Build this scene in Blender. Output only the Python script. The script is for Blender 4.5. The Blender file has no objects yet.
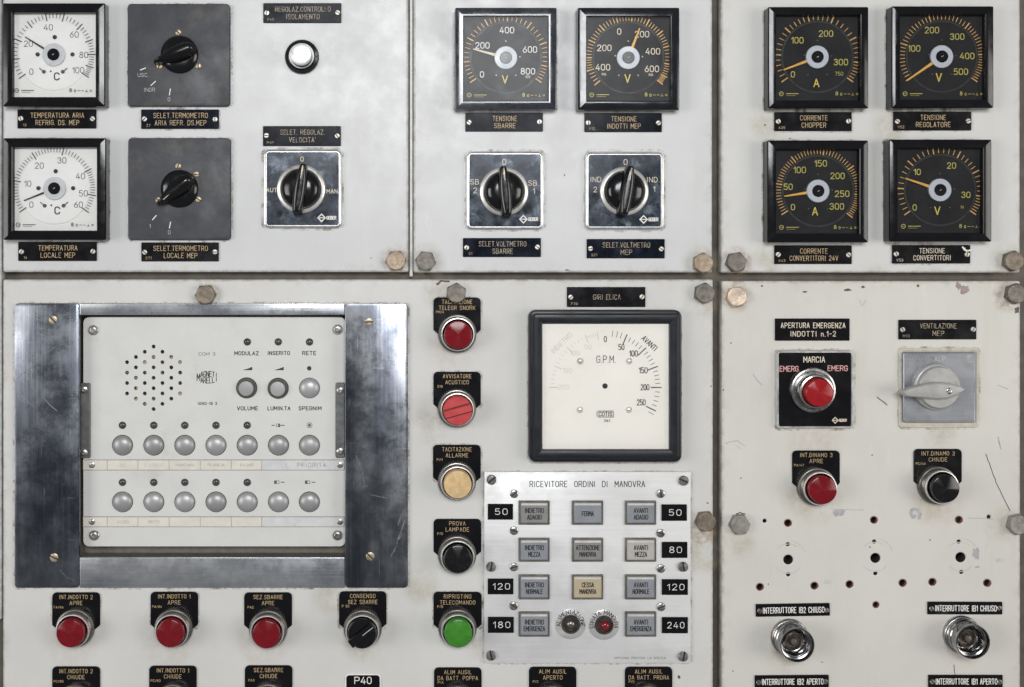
import bpy, bmesh, math, random
from mathutils import Vector
random.seed(7)
SC = bpy.context.scene
COL = SC.collection
MM = 0.001
# ------------------------------------------------------------------ camera
# one photograph pixel is one millimetre on the panel face; the lens looks
# square at the panel from D mm, slightly left of the middle (shifted lens)
D = 1100.0
X0, Y0 = 400.0, 250.0
cam = bpy.data.cameras.new('camera'); camo = bpy.data.objects.new('camera', cam); COL.objects.link(camo)
camo.location = (0, -D*MM, 0); camo.rotation_euler = (math.pi/2, 0, 0)
cam.sensor_width = 36.0; cam.lens = 36.0*D/1024.0
cam.shift_x = (512.0-X0)/1024.0; cam.shift_y = (Y0-343.5)/1024.0
cam.clip_start = 0.05; cam.clip_end = 50
SC.camera = camo
# ------------------------------------------------------------------ world and lamps
world = bpy.data.worlds.new('World'); SC.world = world; world.use_nodes = True
bg = world.node_tree.nodes['Background']
bg.inputs[0].default_value = (0.92, 0.96, 1.0, 1); bg.inputs[1].default_value = 0.17
def area(name, loc, target, sx, sy, power, col):
    l = bpy.data.lights.new(name, 'AREA'); l.shape = 'RECTANGLE'; l.size = sx; l.size_y = sy
    l.energy = power; l.color = col
    o = bpy.data.objects.new(name, l); COL.objects.link(o); o.location = loc
    o.rotation_euler = (Vector(target)-Vector(loc)).to_track_quat('-Z', 'Y').to_euler()
    return o
area('bounced_flash', (0.12, -2.2, 0.58), (0.10, 0, -0.08), 1.1, 0.52, 32, (0.97, 0.985, 1.0))
area('side_fill_left', (-2.6, -2.0, -0.05), (0.0, 0, -0.15), 1.5, 1.5, 41, (1.0, 0.985, 0.96))  # added soft fill from the left, no real lamp stands there
area('side_fill_right', (2.9, -2.0, -0.10), (0.15, 0, -0.15), 1.5, 1.5, 38, (1.0, 0.955, 0.90))  # matching fill added on the right, likewise not a real lamp
SC.view_settings.view_transform = 'Standard'; SC.view_settings.look = 'None'
SC.view_settings.exposure = 0.0; SC.view_settings.gamma = 1.0; SC.view_settings.use_curve_mapping = False
SC.render.engine = 'CYCLES'
SC.cycles.use_denoising = True
SC.cycles.max_bounces = 8; SC.cycles.transparent_max_bounces = 12
SC.cycles.sample_clamp_indirect = 6.0

# ------------------------------------------------------------------ materials
def S(c): return (c[0], c[1], c[2], 1.0)
class NT:
    def __init__(s, name):
        s.m = bpy.data.materials.new(name); s.m.use_nodes = True
        s.t = s.m.node_tree; s.n = s.t.nodes; s.b = s.n['Principled BSDF']
        s.pos = s.n.new('ShaderNodeNewGeometry').outputs['Position']
    def put(s, sock, v):
        if hasattr(v, 'is_linked') or isinstance(v, bpy.types.NodeSocket): s.t.links.new(v, sock)
        elif isinstance(v, (tuple, list)) and len(v) == 3 and sock.type == 'RGBA': sock.default_value = S(v)
        else: sock.default_value = v
    def map(s, scale, loc=(0,0,0), src=None, rot=(0,0,0)):
        n = s.n.new('ShaderNodeMapping'); n.inputs['Scale'].default_value = scale; n.inputs['Location'].default_value = loc
        n.inputs['Rotation'].default_value = rot
        s.t.links.new(src or s.pos, n.inputs['Vector']); return n.outputs[0]
    def noise(s, scale, detail=4, rough=0.55, vec=None):
        n = s.n.new('ShaderNodeTexNoise'); n.inputs['Scale'].default_value = scale
        n.inputs['Detail'].default_value = detail; n.inputs['Roughness'].default_value = rough
        s.t.links.new(vec or s.pos, n.inputs['Vector']); return n.outputs['Fac']
    def rng(s, v, a, b, c=0.0, d=1.0, smooth=True):
        n = s.n.new('ShaderNodeMapRange'); n.interpolation_type = 'SMOOTHSTEP' if smooth else 'LINEAR'
        s.put(n.inputs['Value'], v)
        n.inputs['From Min'].default_value = a; n.inputs['From Max'].default_value = b
        n.inputs['To Min'].default_value = c; n.inputs['To Max'].default_value = d
        return n.outputs['Result']
    def math(s, op, a, b=0.0):
        n = s.n.new('ShaderNodeMath'); n.operation = op
        s.put(n.inputs[0], a); s.put(n.inputs[1], b); return n.outputs[0]
    def mix(s, f, a, b):
        n = s.n.new('ShaderNodeMix'); n.data_type = 'RGBA'
        s.put(n.inputs[0], f); s.put(n.inputs[6], a); s.put(n.inputs[7], b); return n.outputs[2]
    def bump(s, h, dist, strength=1.0):
        n = s.n.new('ShaderNodeBump'); n.inputs['Distance'].default_value = dist; n.inputs['Strength'].default_value = strength
        s.put(n.inputs['Height'], h); s.t.links.new(n.outputs[0], s.b.inputs['Normal']); return n
    def set(s, **k):
        for a, v in k.items():
            s.put(s.b.inputs[{'base': 'Base Color', 'rough': 'Roughness', 'metal': 'Metallic', 'alpha': 'Alpha', 'spec': 'Specular IOR Level',
                   'aniso': 'Anisotropic', 'coat': 'Coat Weight', 'coatr': 'Coat Roughness', 'em': 'Emission Color', 'ems': 'Emission Strength'}[a]], v)
        return s

def panel_mat(name, col, bounds, grime=(0.30, 0.25, 0.17), dirt=0.5, seed=0.0):
    """old enamel: mottled, faintly streaked, grimy and rubbed along its edges"""
    n = NT(name)
    v = n.map((1, 1, 1), (seed, 0, seed*0.7))
    big = n.noise(7, 5, 0.6, v)
    streak = n.noise(1, 5, 0.6, n.map((70, 1, 5), (seed, 0, 0)))
    blot = n.noise(38, 6, 0.65, v)
    c = n.mix(n.rng(big, 0.3, 0.7), tuple(x*0.955 for x in col), tuple(min(1, x*1.035) for x in col))
    c = n.mix(n.math('MULTIPLY', n.rng(streak, 0.52, 0.78), 0.16*dirt), c, (0.42, 0.38, 0.31))
    c = n.mix(n.math('MULTIPLY', n.rng(blot, 0.60, 0.80), 0.32*dirt), c, (0.45, 0.41, 0.34))
    wipe = n.noise(1, 6, 0.7, n.map((95, 1, 22), (seed*3, 0, 1.3), rot=(0, 0.12, 0)))
    c = n.mix(n.math('MULTIPLY', n.math('MULTIPLY', n.rng(wipe, 0.55, 0.72), n.rng(n.noise(9, 3, 0.5, v), 0.45, 0.65)), 0.55), c, tuple(min(1, x*1.17) for x in col))
    # wear and dirt that gather along the folded edges
    sep = n.n.new('ShaderNodeSeparateXYZ'); n.t.links.new(n.pos, sep.inputs[0])
    x, z = sep.outputs[0], sep.outputs[2]
    d = n.math('MINIMUM', n.math('MINIMUM', n.math('SUBTRACT', x, bounds[0]), n.math('SUBTRACT', bounds[1], x)),
               n.math('MINIMUM', n.math('SUBTRACT', z, bounds[2]), n.math('SUBTRACT', bounds[3], z)))
    e = n.math('MULTIPLY', n.rng(d, 0.014, 0.0), n.rng(n.noise(48, 5, 0.7, v), 0.46, 0.72))
    c = n.mix(n.math('MULTIPLY', e, 0.30), c, grime)
    e2 = n.math('MULTIPLY', n.rng(d, 0.0035, 0.0005), n.rng(n.noise(90, 4, 0.7, v), 0.35, 0.65))
    c = n.mix(n.math('MULTIPLY', e2, 0.40), c, (0.10, 0.075, 0.05))
    # tiny specks
    sp = n.rng(n.noise(420, 2, 0.5, v), 0.755, 0.80)
    sp = n.math('MULTIPLY', sp, n.rng(n.noise(23, 3, 0.6, v), 0.5, 0.7))
    c = n.mix(n.math('MULTIPLY', sp, 0.7), c, (0.10, 0.085, 0.07))
    n.set(base=c, rough=n.rng(n.noise(26, 5, 0.65, v), 0.3, 0.7, 0.28, 0.48), spec=0.42)
    h = n.math('ADD', n.math('MULTIPLY', n.noise(520, 2, 0.5, v), 0.25), n.noise(16, 3, 0.5, v))
    n.bump(h, 0.0006, 0.5)
    return n.m

def plain(name, col, rough=0.4, metal=0.0, var=0.12, scale=120, spec=0.5, bump=0.0, rvar=0.12, coat=0.0, tint=None, tint_lo=0.58, tint_hi=0.75):
    n = NT(name)
    f = n.rng(n.noise(scale, 5, 0.62), 0.3, 0.7)
    c = n.mix(f, tuple(x*(1-var) for x in col), tuple(min(1, x*(1+var)) for x in col))
    if tint:
        c = n.mix(n.rng(n.noise(scale*0.6, 6, 0.7, n.map((1, 1, 1), (3.1, 0, 1.7))), tint_lo, tint_hi), c, tint)
    n.set(base=c, rough=n.rng(n.noise(scale*0.7, 5, 0.65, n.map((1, 1, 1), (1.3, 0, 0.4))), 0.3, 0.7, max(0.03, rough-rvar), rough+rvar), metal=metal, spec=spec, coat=coat, coatr=0.12)
    if bump: n.bump(n.noise(scale*3, 3, 0.6), 0.0004, bump)
    return n.m

def brushed(name, col, rough, direction, scr=0.35, dark=(0.10, 0.11, 0.135), spread=(0.35, 0.72), metal=1.0):
    """sheet metal with rolling lines along one axis, cloudy tone and stray scratches"""
    n = NT(name)
    sc = (9, 1, 420) if direction == 'x' else (420, 1, 9)
    lines = n.noise(1, 4, 0.6, n.map(sc))
    blotch = n.noise(1, 4, 0.5, n.map((34, 1, 10) if direction == 'z' else (11, 1, 30)))
    c = n.mix(n.rng(blotch, *spread), col, dark)  # on the steel frame these colour clouds stand in for broad reflections
    c = n.mix(n.math('MULTIPLY', n.rng(lines, 0.45, 0.75), 0.25), c, tuple(x*1.25 for x in col))
    s1 = n.rng(n.noise(1, 2, 0.4, n.map((30, 1, 900), rot=(0, 0.5, 0))), 0.71, 0.76)
    s2 = n.rng(n.noise(1, 2, 0.4, n.map((900, 1, 30), rot=(0, 0.35, 0))), 0.71, 0.76)
    s = n.math('MULTIPLY', n.math('MAXIMUM', s1, s2), scr)
    c = n.mix(s, c, (0.62, 0.63, 0.64))
    n.set(base=c, metal=metal, rough=n.math('ADD', n.rng(n.noise(30, 6, 0.7, n.map((1, 1, 1), (2, 0, 5))), 0.3, 0.7, rough-0.09, rough+0.13), n.math('MULTIPLY', s, 0.2)))
    n.bump(n.math('ADD', n.math('MULTIPLY', lines, 0.5), n.noise(13, 3, 0.5)), 0.0005, 0.35)
    return n.m

def turned(name, col, rough=0.33, spec=0.55):
    """moulded cap with concentric turning lines: a bow-tie highlight"""
    n = NT(name)
    tg = n.n.new('ShaderNodeTangent'); tg.direction_type = 'RADIAL'; tg.axis = 'Z'
    n.t.links.new(tg.outputs[0], n.b.inputs['Tangent']); n.b.inputs['Anisotropic Rotation'].default_value = 0.25
    f = n.rng(n.noise(160, 5, 0.65), 0.3, 0.7)
    oi = n.n.new('ShaderNodeObjectInfo')
    c = n.mix(f, tuple(x*0.80 for x in col), tuple(x*1.1 for x in col))
    c = n.mix(n.math('MULTIPLY', oi.outputs['Random'], 0.35), c, tuple(x*0.55+0.006 for x in col))
    c = n.mix(n.math('MULTIPLY', n.rng(n.noise(210, 5, 0.7), 0.56, 0.72), 0.35), c, (0.06, 0.05, 0.045))
    n.set(base=c, rough=rough, spec=spec, aniso=0.92)
    return n.m

def glass_mat(name, smudge=0.35, rough=0.05, haze=0.0, hazecol=(0.5, 0.52, 0.55), coat=1.0):
    n = NT(name); t = n.t
    out = n.n['Material Output']; n.n.remove(n.b)
    tr = n.n.new('ShaderNodeBsdfTransparent'); gl = n.n.new('ShaderNodeBsdfGlossy'); df = n.n.new('ShaderNodeBsdfDiffuse')
    df.inputs[0].default_value = S(hazecol)
    n.put(gl.inputs['Roughness'], n.rng(n.noise(40, 2, 0.5), 0.35, 0.7, rough, rough+smudge))
    fr = n.n.new('ShaderNodeFresnel'); fr.inputs[0].default_value = 1.36
    mx = n.n.new('ShaderNodeMixShader'); n.put(mx.inputs[0], n.math('MULTIPLY', fr.outputs[0], coat))
    t.links.new(tr.outputs[0], mx.inputs[1]); t.links.new(gl.outputs[0], mx.inputs[2])
    m2 = n.n.new('ShaderNodeMixShader')
    n.put(m2.inputs[0], n.math('MULTIPLY', n.rng(n.noise(55, 3, 0.55), 0.45, 0.75), haze))
    t.links.new(mx.outputs[0], m2.inputs[1]); t.links.new(df.outputs[0], m2.inputs[2])
    t.links.new(m2.outputs[0], out.inputs['Surface'])
    return n.m

def blotch_mat(name, col, strength, rad, lo=0.36, hi=0.66, scale=110):
    """rust stain or tan halo: irregular, fading outward from the centre of its own sheet"""
    n = NT(name)
    tc = n.n.new('ShaderNodeTexCoord')
    ln = n.n.new('ShaderNodeVectorMath'); ln.operation = 'LENGTH'; n.t.links.new(tc.outputs['Object'], ln.inputs[0])
    f = n.rng(ln.outputs['Value'], rad*MM, rad*0.35*MM)
    a = n.math('MULTIPLY', n.math('MULTIPLY', f, n.rng(n.noise(scale, 6, 0.72), lo, hi)), strength)
    n.set(base=col, rough=0.6, alpha=a)
    return n.m

M = {}
M['black_gloss'] = plain('black_gloss', (0.0045, 0.0045, 0.0055), 0.14, spec=0.42, rvar=0.06, scale=60)
M['black_gloss_worn'] = plain('black_gloss_worn', (0.008, 0.009, 0.012), 0.16, spec=0.6, rvar=0.07, scale=70, tint=(0.02, 0.022, 0.028))
M['polished_bezel'] = plain('polished_bezel', (0.02, 0.024, 0.032), 0.15, metal=0.0, spec=0.9, rvar=0.08, scale=60, var=0.3, tint=(0.045, 0.05, 0.06), tint_lo=0.42, tint_hi=0.62)
M['dark_bezel'] = plain('dark_bezel', (0.012, 0.013, 0.017), 0.36, spec=0.35, rvar=0.08, scale=60)
M['knob_black'] = plain('knob_black', (0.004, 0.004, 0.0045), 0.18, spec=0.55, rvar=0.08, scale=90)
M['bakelite'] = plain('bakelite', (0.040, 0.041, 0.048), 0.5, spec=0.4, rvar=0.10, scale=45, var=0.22, tint=(0.075, 0.073, 0.072), tint_lo=0.48, tint_hi=0.72)
M['plate_black'] = plain('plate_black', (0.0045, 0.0045, 0.0055), 0.22, spec=0.30, rvar=0.08, scale=60)
M['plate_sheen'] = plain('plate_sheen', (0.007, 0.009, 0.014), 0.2, metal=0.0, spec=0.05, rvar=0.07, scale=60, var=0.45, tint=(0.022, 0.026, 0.038), tint_lo=0.46, tint_hi=0.68)
M['plate_blue'] = plain('plate_blue', (0.020, 0.027, 0.040), 0.24, metal=0.15, spec=0.3, rvar=0.12, scale=80, var=0.6, tint=(0.20, 0.235, 0.28), tint_lo=0.50, tint_hi=0.76)
M['gold'] = plain('gold_paint', (0.46, 0.33, 0.18), 0.5, var=0.25, scale=400, tint=(0.20, 0.14, 0.08), tint_lo=0.55, tint_hi=0.72)
M['faded_gold'] = plain('faded_gold_paint', (0.36, 0.29, 0.20), 0.5, var=0.35, scale=300, tint=(0.08, 0.075, 0.08), tint_lo=0.50, tint_hi=0.66)
M['white_paint'] = plain('white_paint', (0.74, 0.72, 0.68), 0.5, var=0.1, scale=300)
M['warm_white'] = plain('warm_white_paint', (0.66, 0.58, 0.46), 0.5, var=0.15, scale=300)
M['grey_paint'] = plain('grey_letter_paint', (0.42, 0.42, 0.40), 0.5, var=0.2, scale=300)
M['pink_paint'] = plain('pink_paint', (0.64, 0.33, 0.31), 0.5, var=0.2, scale=300)
M['ink'] = plain('black_ink', (0.020, 0.020, 0.020), 0.6, var=0.3, scale=300)
M['soft_ink'] = plain('soft_ink', (0.075, 0.072, 0.07), 0.6, var=0.3, scale=300)
M['faint_ink'] = plain('faint_ink', (0.68, 0.645, 0.58), 0.6, var=0.1, scale=200)
M['orange'] = plain('orange_paint', (0.80, 0.42, 0.08), 0.5, var=0.15, scale=300)
M['tick_orange'] = plain('tick_orange', (0.68, 0.39, 0.12), 0.5, var=0.25, scale=250)
M['olive'] = plain('olive_yellow_paint', (0.50, 0.44, 0.10), 0.5, var=0.2, scale=250)
M['yellow'] = plain('yellow_paint', (0.72, 0.55, 0.10), 0.5, var=0.15, scale=250)
M['dial_dark'] = plain('dial_dark', (0.017, 0.017, 0.0185), 0.6, spec=0.2, var=0.12, scale=50)
M['dial_white'] = plain('dial_white', (0.82, 0.81, 0.78), 0.55, var=0.02, scale=40)
M['dial_disc'] = plain('dial_disc', (0.85, 0.84, 0.815), 0.5, var=0.02, scale=40)
M['dial_cream'] = plain('dial_cream', (0.93, 0.895, 0.83), 0.55, var=0.015, scale=25, tint=(0.90, 0.83, 0.73), tint_lo=0.5, tint_hi=0.8)
M['collar'] = plain('collar_grey', (0.56, 0.59, 0.64), 0.4, var=0.04)
M['collar_pale'] = plain('collar_pale', (0.60, 0.61, 0.63), 0.4, var=0.05)
M['chrome'] = plain('chrome', (0.52, 0.51, 0.50), 0.20, metal=1, rvar=0.05, scale=50, var=0.15)
M['bright_lip'] = plain('bright_lip', (0.86, 0.85, 0.82), 0.38, metal=1, rvar=0.05, scale=60, var=0.1)
M['collar_chrome'] = plain('collar_chrome', (0.78, 0.75, 0.70), 0.34, metal=0.65, rvar=0.06, scale=80, var=0.15, tint=(0.45, 0.42, 0.38), tint_lo=0.55, tint_hi=0.75)
M['dull_chrome'] = plain('dull_chrome', (0.40, 0.395, 0.385), 0.28, metal=1, rvar=0.10, scale=110, var=0.3, tint=(0.14, 0.13, 0.12))
M['trim_chrome'] = plain('trim_chrome', (0.58, 0.58, 0.57), 0.36, metal=0.8, rvar=0.1, scale=120, var=0.1, tint=(0.34, 0.32, 0.29), tint_lo=0.6, tint_hi=0.75)
M['screw_steel'] = plain('screw_steel', (0.42, 0.405, 0.385), 0.30, metal=0.9, rvar=0.12, scale=240, var=0.3, tint=(0.16, 0.14, 0.12))
M['screw_brass'] = plain('screw_brass', (0.44, 0.36, 0.25), 0.40, metal=0.6, rvar=0.1, scale=240, var=0.25, tint=(0.26, 0.15, 0.07), tint_lo=0.6, tint_hi=0.72)
M['screw_pale'] = plain('screw_pale', (0.62, 0.58, 0.52), 0.45, metal=0.5, rvar=0.1, scale=240, var=0.2, tint=(0.28, 0.20, 0.13), tint_lo=0.6, tint_hi=0.72)
M['slot'] = plain('screw_slot', (0.035, 0.030, 0.026), 0.7)
M['bolt_grey'] = plain('bolt_grey', (0.175, 0.155, 0.135), 0.5, metal=0.45, rvar=0.1, scale=170, var=0.3, bump=0.6, tint=(0.10, 0.085, 0.07))
M['bolt_brown'] = plain('bolt_brown', (0.20, 0.165, 0.125), 0.5, metal=0.45, rvar=0.1, scale=170, var=0.3, bump=0.6, tint=(0.12, 0.085, 0.06))
M['bolt_brass'] = plain('bolt_brass', (0.32, 0.25, 0.18), 0.45, metal=0.5, rvar=0.1, scale=170, var=0.25, bump=0.6, tint=(0.22, 0.13, 0.08))
M['bolt_bright'] = plain('bolt_bright', (0.70, 0.57, 0.45), 0.36, metal=0.5, rvar=0.1, scale=170, var=0.15, bump=0.5, tint=(0.40, 0.25, 0.15))
M['bolt_painted'] = plain('bolt_painted', (0.26, 0.245, 0.22), 0.5, metal=0.35, rvar=0.1, scale=170, var=0.25, bump=0.8, tint=(0.18, 0.16, 0.14))
M['steel_v'] = brushed('brushed_steel_upright', (0.27, 0.285, 0.315), 0.27, 'z', 0.35, dark=(0.10, 0.11, 0.135), spread=(0.28, 0.66))
M['steel_v2'] = brushed('brushed_steel_upright_pale', (0.33, 0.34, 0.36), 0.27, 'z', 0.4, dark=(0.115, 0.125, 0.15), spread=(0.30, 0.68))  # lighter copy: the right bar's brighter reflection put into the colour
M['steel_h'] = brushed('brushed_steel_level', (0.42, 0.43, 0.45), 0.28, 'x', 0.35, dark=(0.24, 0.255, 0.28), spread=(0.32, 0.72), metal=0.72)  # paler, less metallic: brighter reflection of the cross bars put into the colour
M['alu'] = brushed('brushed_aluminium', (0.66, 0.66, 0.655), 0.42, 'x', 0.12, dark=(0.58, 0.58, 0.575), metal=0.25)
M['alu_grey'] = brushed('grey_aluminium', (0.31, 0.32, 0.34), 0.33, 'x', 0.25, dark=(0.235, 0.245, 0.265), metal=0.55)
M['ring_alu'] = plain('ring_aluminium', (0.50, 0.50, 0.49), 0.42, metal=0.35, var=0.1)
M['unit_face'] = plain('unit_face', (0.585, 0.58, 0.562), 0.45, var=0.025, scale=40, tint=(0.50, 0.48, 0.43), tint_lo=0.55, tint_hi=0.8)
M['bracket'] = plain('bracket_steel', (0.17, 0.17, 0.17), 0.42, metal=0.6, var=0.15)
M['button_grey'] = plain('button_grey', (0.37, 0.37, 0.372), 0.40, metal=0.4, var=0.03, scale=60, rvar=0.03)
def _vary(m, amount):
    t = m.node_tree; b = t.nodes['Principled BSDF']; src = b.inputs['Base Color'].links[0].from_socket
    oi = t.nodes.new('ShaderNodeObjectInfo'); mr = t.nodes.new('ShaderNodeMapRange'); mr.inputs['To Min'].default_value = 1-amount; mr.inputs['To Max'].default_value = 1+amount*0.6
    mx = t.nodes.new('ShaderNodeMix'); mx.data_type = 'RGBA'; mx.blend_type = 'MULTIPLY'; mx.inputs[0].default_value = 1
    t.links.new(oi.outputs['Random'], mr.inputs['Value']); t.links.new(src, mx.inputs[6]); t.links.new(mr.outputs[0], mx.inputs[7]); t.links.new(mx.outputs[2], b.inputs['Base Color'])
_vary(M['button_grey'], 0.16)
M['button_well'] = plain('button_well', (0.07, 0.068, 0.065), 0.5)
M['led_dark'] = plain('led_dark', (0.055, 0.055, 0.055), 0.16, var=0.3, scale=300)
M['paper'] = plain('paper_card', (0.63, 0.59, 0.525), 0.6, var=0.05, scale=90, tint=(0.70, 0.68, 0.65))
M['foil'] = plain('silver_strip', (0.60, 0.60, 0.60), 0.45, metal=0.2, var=0.06, scale=90, tint=(0.46, 0.46, 0.47))
M['strip_rail'] = plain('strip_rail', (0.36, 0.34, 0.31), 0.5)
M['recess'] = plain('recess_brown', (0.16, 0.143, 0.122), 0.6, var=0.15)
M['mesh_cloth'] = plain('speaker_cloth', (0.020, 0.019, 0.018), 0.7, var=0.4, scale=160, tint=(0.62, 0.50, 0.27), tint_lo=0.50, tint_hi=0.60)
M['backing'] = plain('backing_brown', (0.088, 0.075, 0.060), 0.6, var=0.2, scale=60, tint=(0.09, 0.075, 0.06))
M['seal'] = plain('seal_strip_grey', (0.60, 0.59, 0.56), 0.5, var=0.08, tint=(0.42, 0.38, 0.32))
M['red'] = turned('cap_red', (0.185, 0.005, 0.010), 0.17, 0.4)
M['red_bright'] = turned('cap_red_bright', (0.34, 0.010, 0.014), 0.2, 0.4)
M['red_selector'] = plain('selector_red', (0.46, 0.045, 0.048), 0.42, var=0.1)
M['green'] = turned('cap_green', (0.052, 0.24, 0.023), 0.18, 0.45)
M['cream'] = turned('cap_cream', (0.72, 0.50, 0.25), 0.5)
M['black_cap'] = turned('cap_black', (0.006, 0.006, 0.0065), 0.17, 0.5)
M['bezel_ring'] = plain('button_ring', (0.22, 0.205, 0.185), 0.34, metal=0.85, rvar=0.06, scale=70, var=0.2, tint=(0.13, 0.115, 0.095))
M['lens_grey'] = plain('lens_grey', (0.235, 0.245, 0.268), 0.35, var=0.06, scale=90)
M['lens_dim'] = plain('lens_dim', (0.23, 0.225, 0.22), 0.35, var=0.06, scale=90)
M['lens_pale'] = plain('lens_pale', (0.40, 0.385, 0.345), 0.38, var=0.06, scale=90)
M['lens_beige'] = plain('lens_beige', (0.42, 0.35, 0.24), 0.38, var=0.06, scale=90)
M['lens_lip'] = plain('lens_lip', (0.62, 0.60, 0.57), 0.35, metal=0.2, var=0.1)
M['lens_frame'] = plain('lens_frame', (0.20, 0.185, 0.165), 0.42, metal=0.55, var=0.2)
M['lamp_dark'] = plain('lamp_dark', (0.045, 0.034, 0.030), 0.3, var=0.4, scale=200)
M['lamp_red'] = plain('lamp_red', (0.20, 0.012, 0.016), 0.15, var=0.2)
M['vent_knob'] = plain('vent_knob_grey', (0.40, 0.395, 0.38), 0.36, var=0.05, metal=0.25)
M['socket_in'] = plain('socket_inside', (0.13, 0.105, 0.09), 0.35, metal=0.5, var=0.3, scale=160)
M['chip_dark'] = plain('chip_dark', (0.10, 0.075, 0.07), 0.6, var=0.3)
M['chip_mauve'] = plain('chip_mauve', (0.30, 0.23, 0.22), 0.6, var=0.2)
M['scuff_grey'] = plain('scuff_grey', (0.36, 0.362, 0.37), 0.6, var=0.15)
M['scuff_pale'] = plain('scuff_pale', (0.50, 0.48, 0.45), 0.6, var=0.1)
M['primer'] = plain('red_primer', (0.26, 0.13, 0.09), 0.6, var=0.2)
M['glass_clear'] = glass_mat('glass_clear', 0.12, 0.03)
M['glass_smudged'] = glass_mat('glass_smudged', 0.0, 0.24, 0.10, coat=0.6)
M['glass_light'] = glass_mat('glass_lightly_smudged', 0.0, 0.24, 0.03, coat=0.4)
M['tube_glass'] = glass_mat('tube_glass', 0.10, 0.03, 0.15)
M['rust'] = blotch_mat('rust_stain', (0.36, 0.24, 0.11), 0.48, 19)
M['rust_soft'] = blotch_mat('rust_stain_soft', (0.50, 0.43, 0.30), 0.30, 24, 0.3, 0.75, 45)
M['halo'] = blotch_mat('tan_halo', (0.55, 0.43, 0.35), 0.30, 34, 0.25, 0.8, 40)

# ------------------------------------------------------------------ geometry helpers
def W(px, py, h=0.0):
    """photo pixel of a point h mm in front of the panel -> millimetres on the panel"""
    k = (D-h)/D
    return ((px-X0)*k, (Y0-py)*k)
def K(h): return (D-h)/D

class MB:
    def __init__(s): s.v = []; s.f = []; s.mi = []
    def add(s, vs, fs, mi=0):
        o = len(s.v); s.v += vs; s.f += [tuple(i+o for i in f) for f in fs]; s.mi += [mi]*len(fs); return s
    def loft(s, loops, cap_top=True, cap_bot=False, mi=0):
        n = len(loops[0]); vs = [p for l in loops for p in l]; fs = []
        for a in range(len(loops)-1):
            for i in range(n):
                j = (i+1) % n
                fs.append((a*n+i, a*n+j, (a+1)*n+j, (a+1)*n+i))
        if cap_top: fs.append(tuple((len(loops)-1)*n+i for i in range(n)))
        if cap_bot: fs.append(tuple(reversed(range(n))))
        return s.add(vs, fs, mi)
    def lathe(s, prof, cx=0, cy=0, n=32, cap_top=True, mi=0):
        return s.loft([[(cx+r*math.cos(2*math.pi*i/n), cy+r*math.sin(2*math.pi*i/n), z) for i in range(n)] for r, z in prof], cap_top, mi=mi)
    def rr(s, cx, cy, w, h, r, prof, seg=4, cap_top=True, mi=0):
        """stack of rounded rectangles, prof = [(inset, z)]"""
        return s.loft([[(x, y, z) for x, y in rrect(cx, cy, w-2*i, h-2*i, max(0.05, r-i), seg)] for i, z in prof], cap_top, mi=mi)
    def poly(s, pts, z, mi=0):
        return s.add([(x, y, z) for x, y in pts], [tuple(range(len(pts)))], mi)
    def prism(s, pts, z0, z1, b=0.0, mi=0):
        c = (sum(p[0] for p in pts)/len(pts), sum(p[1] for p in pts)/len(pts))
        L = [[(x, y, z0) for x, y in pts], [(x, y, z1-b) for x, y in pts]]
        if b:
            q = []
            for x, y in pts:
                d = math.hypot(x-c[0], y-c[1]) or 1; k = max(0, d-b)/d
                q.append((c[0]+(x-c[0])*k, c[1]+(y-c[1])*k, z1))
            L.append(q)
        return s.loft(L, mi=mi)
    def ribbon(s, pts, w, z, mi=0):
        closed = len(pts) > 2 and math.dist(pts[0], pts[-1]) < 1e-6
        P = pts[:-1] if closed else pts
        n = len(P); vs = []
        for i in range(n):
            a = P[(i-1) % n] if (closed or i > 0) else None
            b = P[(i+1) % n] if (closed or i < n-1) else None
            p = P[i]; ds = []
            for u, v in ((a, p), (p, b)):
                if u is not None and v is not None:
                    l = math.dist(u, v) or 1; ds.append(((v[0]-u[0])/l, (v[1]-u[1])/l))
            if len(ds) == 2:
                tx, ty = ds[0][0]+ds[1][0], ds[0][1]+ds[1][1]; l = math.hypot(tx, ty)
                if l < 1e-4: tx, ty = ds[0]; l = 1
                tx, ty = tx/l, ty/l
                m = min(1.8, 1/max(0.3, abs(tx*ds[0][0]+ty*ds[0][1])))
            else: tx, ty = ds[0]; m = 1
            nx, ny = -ty*m*w/2, tx*m*w/2
            ex = ey = 0
            if not closed and i == 0: ex, ey = -tx*w*0.35, -ty*w*0.35
            if not closed and i == n-1: ex, ey = tx*w*0.35, ty*w*0.35
            vs += [(p[0]+nx+ex, p[1]+ny+ey, z), (p[0]-nx+ex, p[1]-ny+ey, z)]
        fs = []
        for i in range(n if closed else n-1):
            j = (i+1) % n
            fs.append((2*i, 2*i+1, 2*j+1, 2*j))
        return s.add(vs, fs, mi)

def rrect(cx, cy, w, h, r, seg=4):
    r = min(r, w/2, h/2); P = []
    for qx, qy, a0 in ((1, 1, 0), (-1, 1, 90), (-1, -1, 180), (1, -1, 270)):
        for i in range(seg+1):
            a = math.radians(a0+90*i/seg)
            P.append((cx+qx*(w/2-r)+r*math.cos(a), cy+qy*(h/2-r)+r*math.sin(a)))
    return P
def circ(cx, cy, r, n=24): return [(cx+r*math.cos(2*math.pi*i/n), cy+r*math.sin(2*math.pi*i/n)) for i in range(n)]

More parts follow.
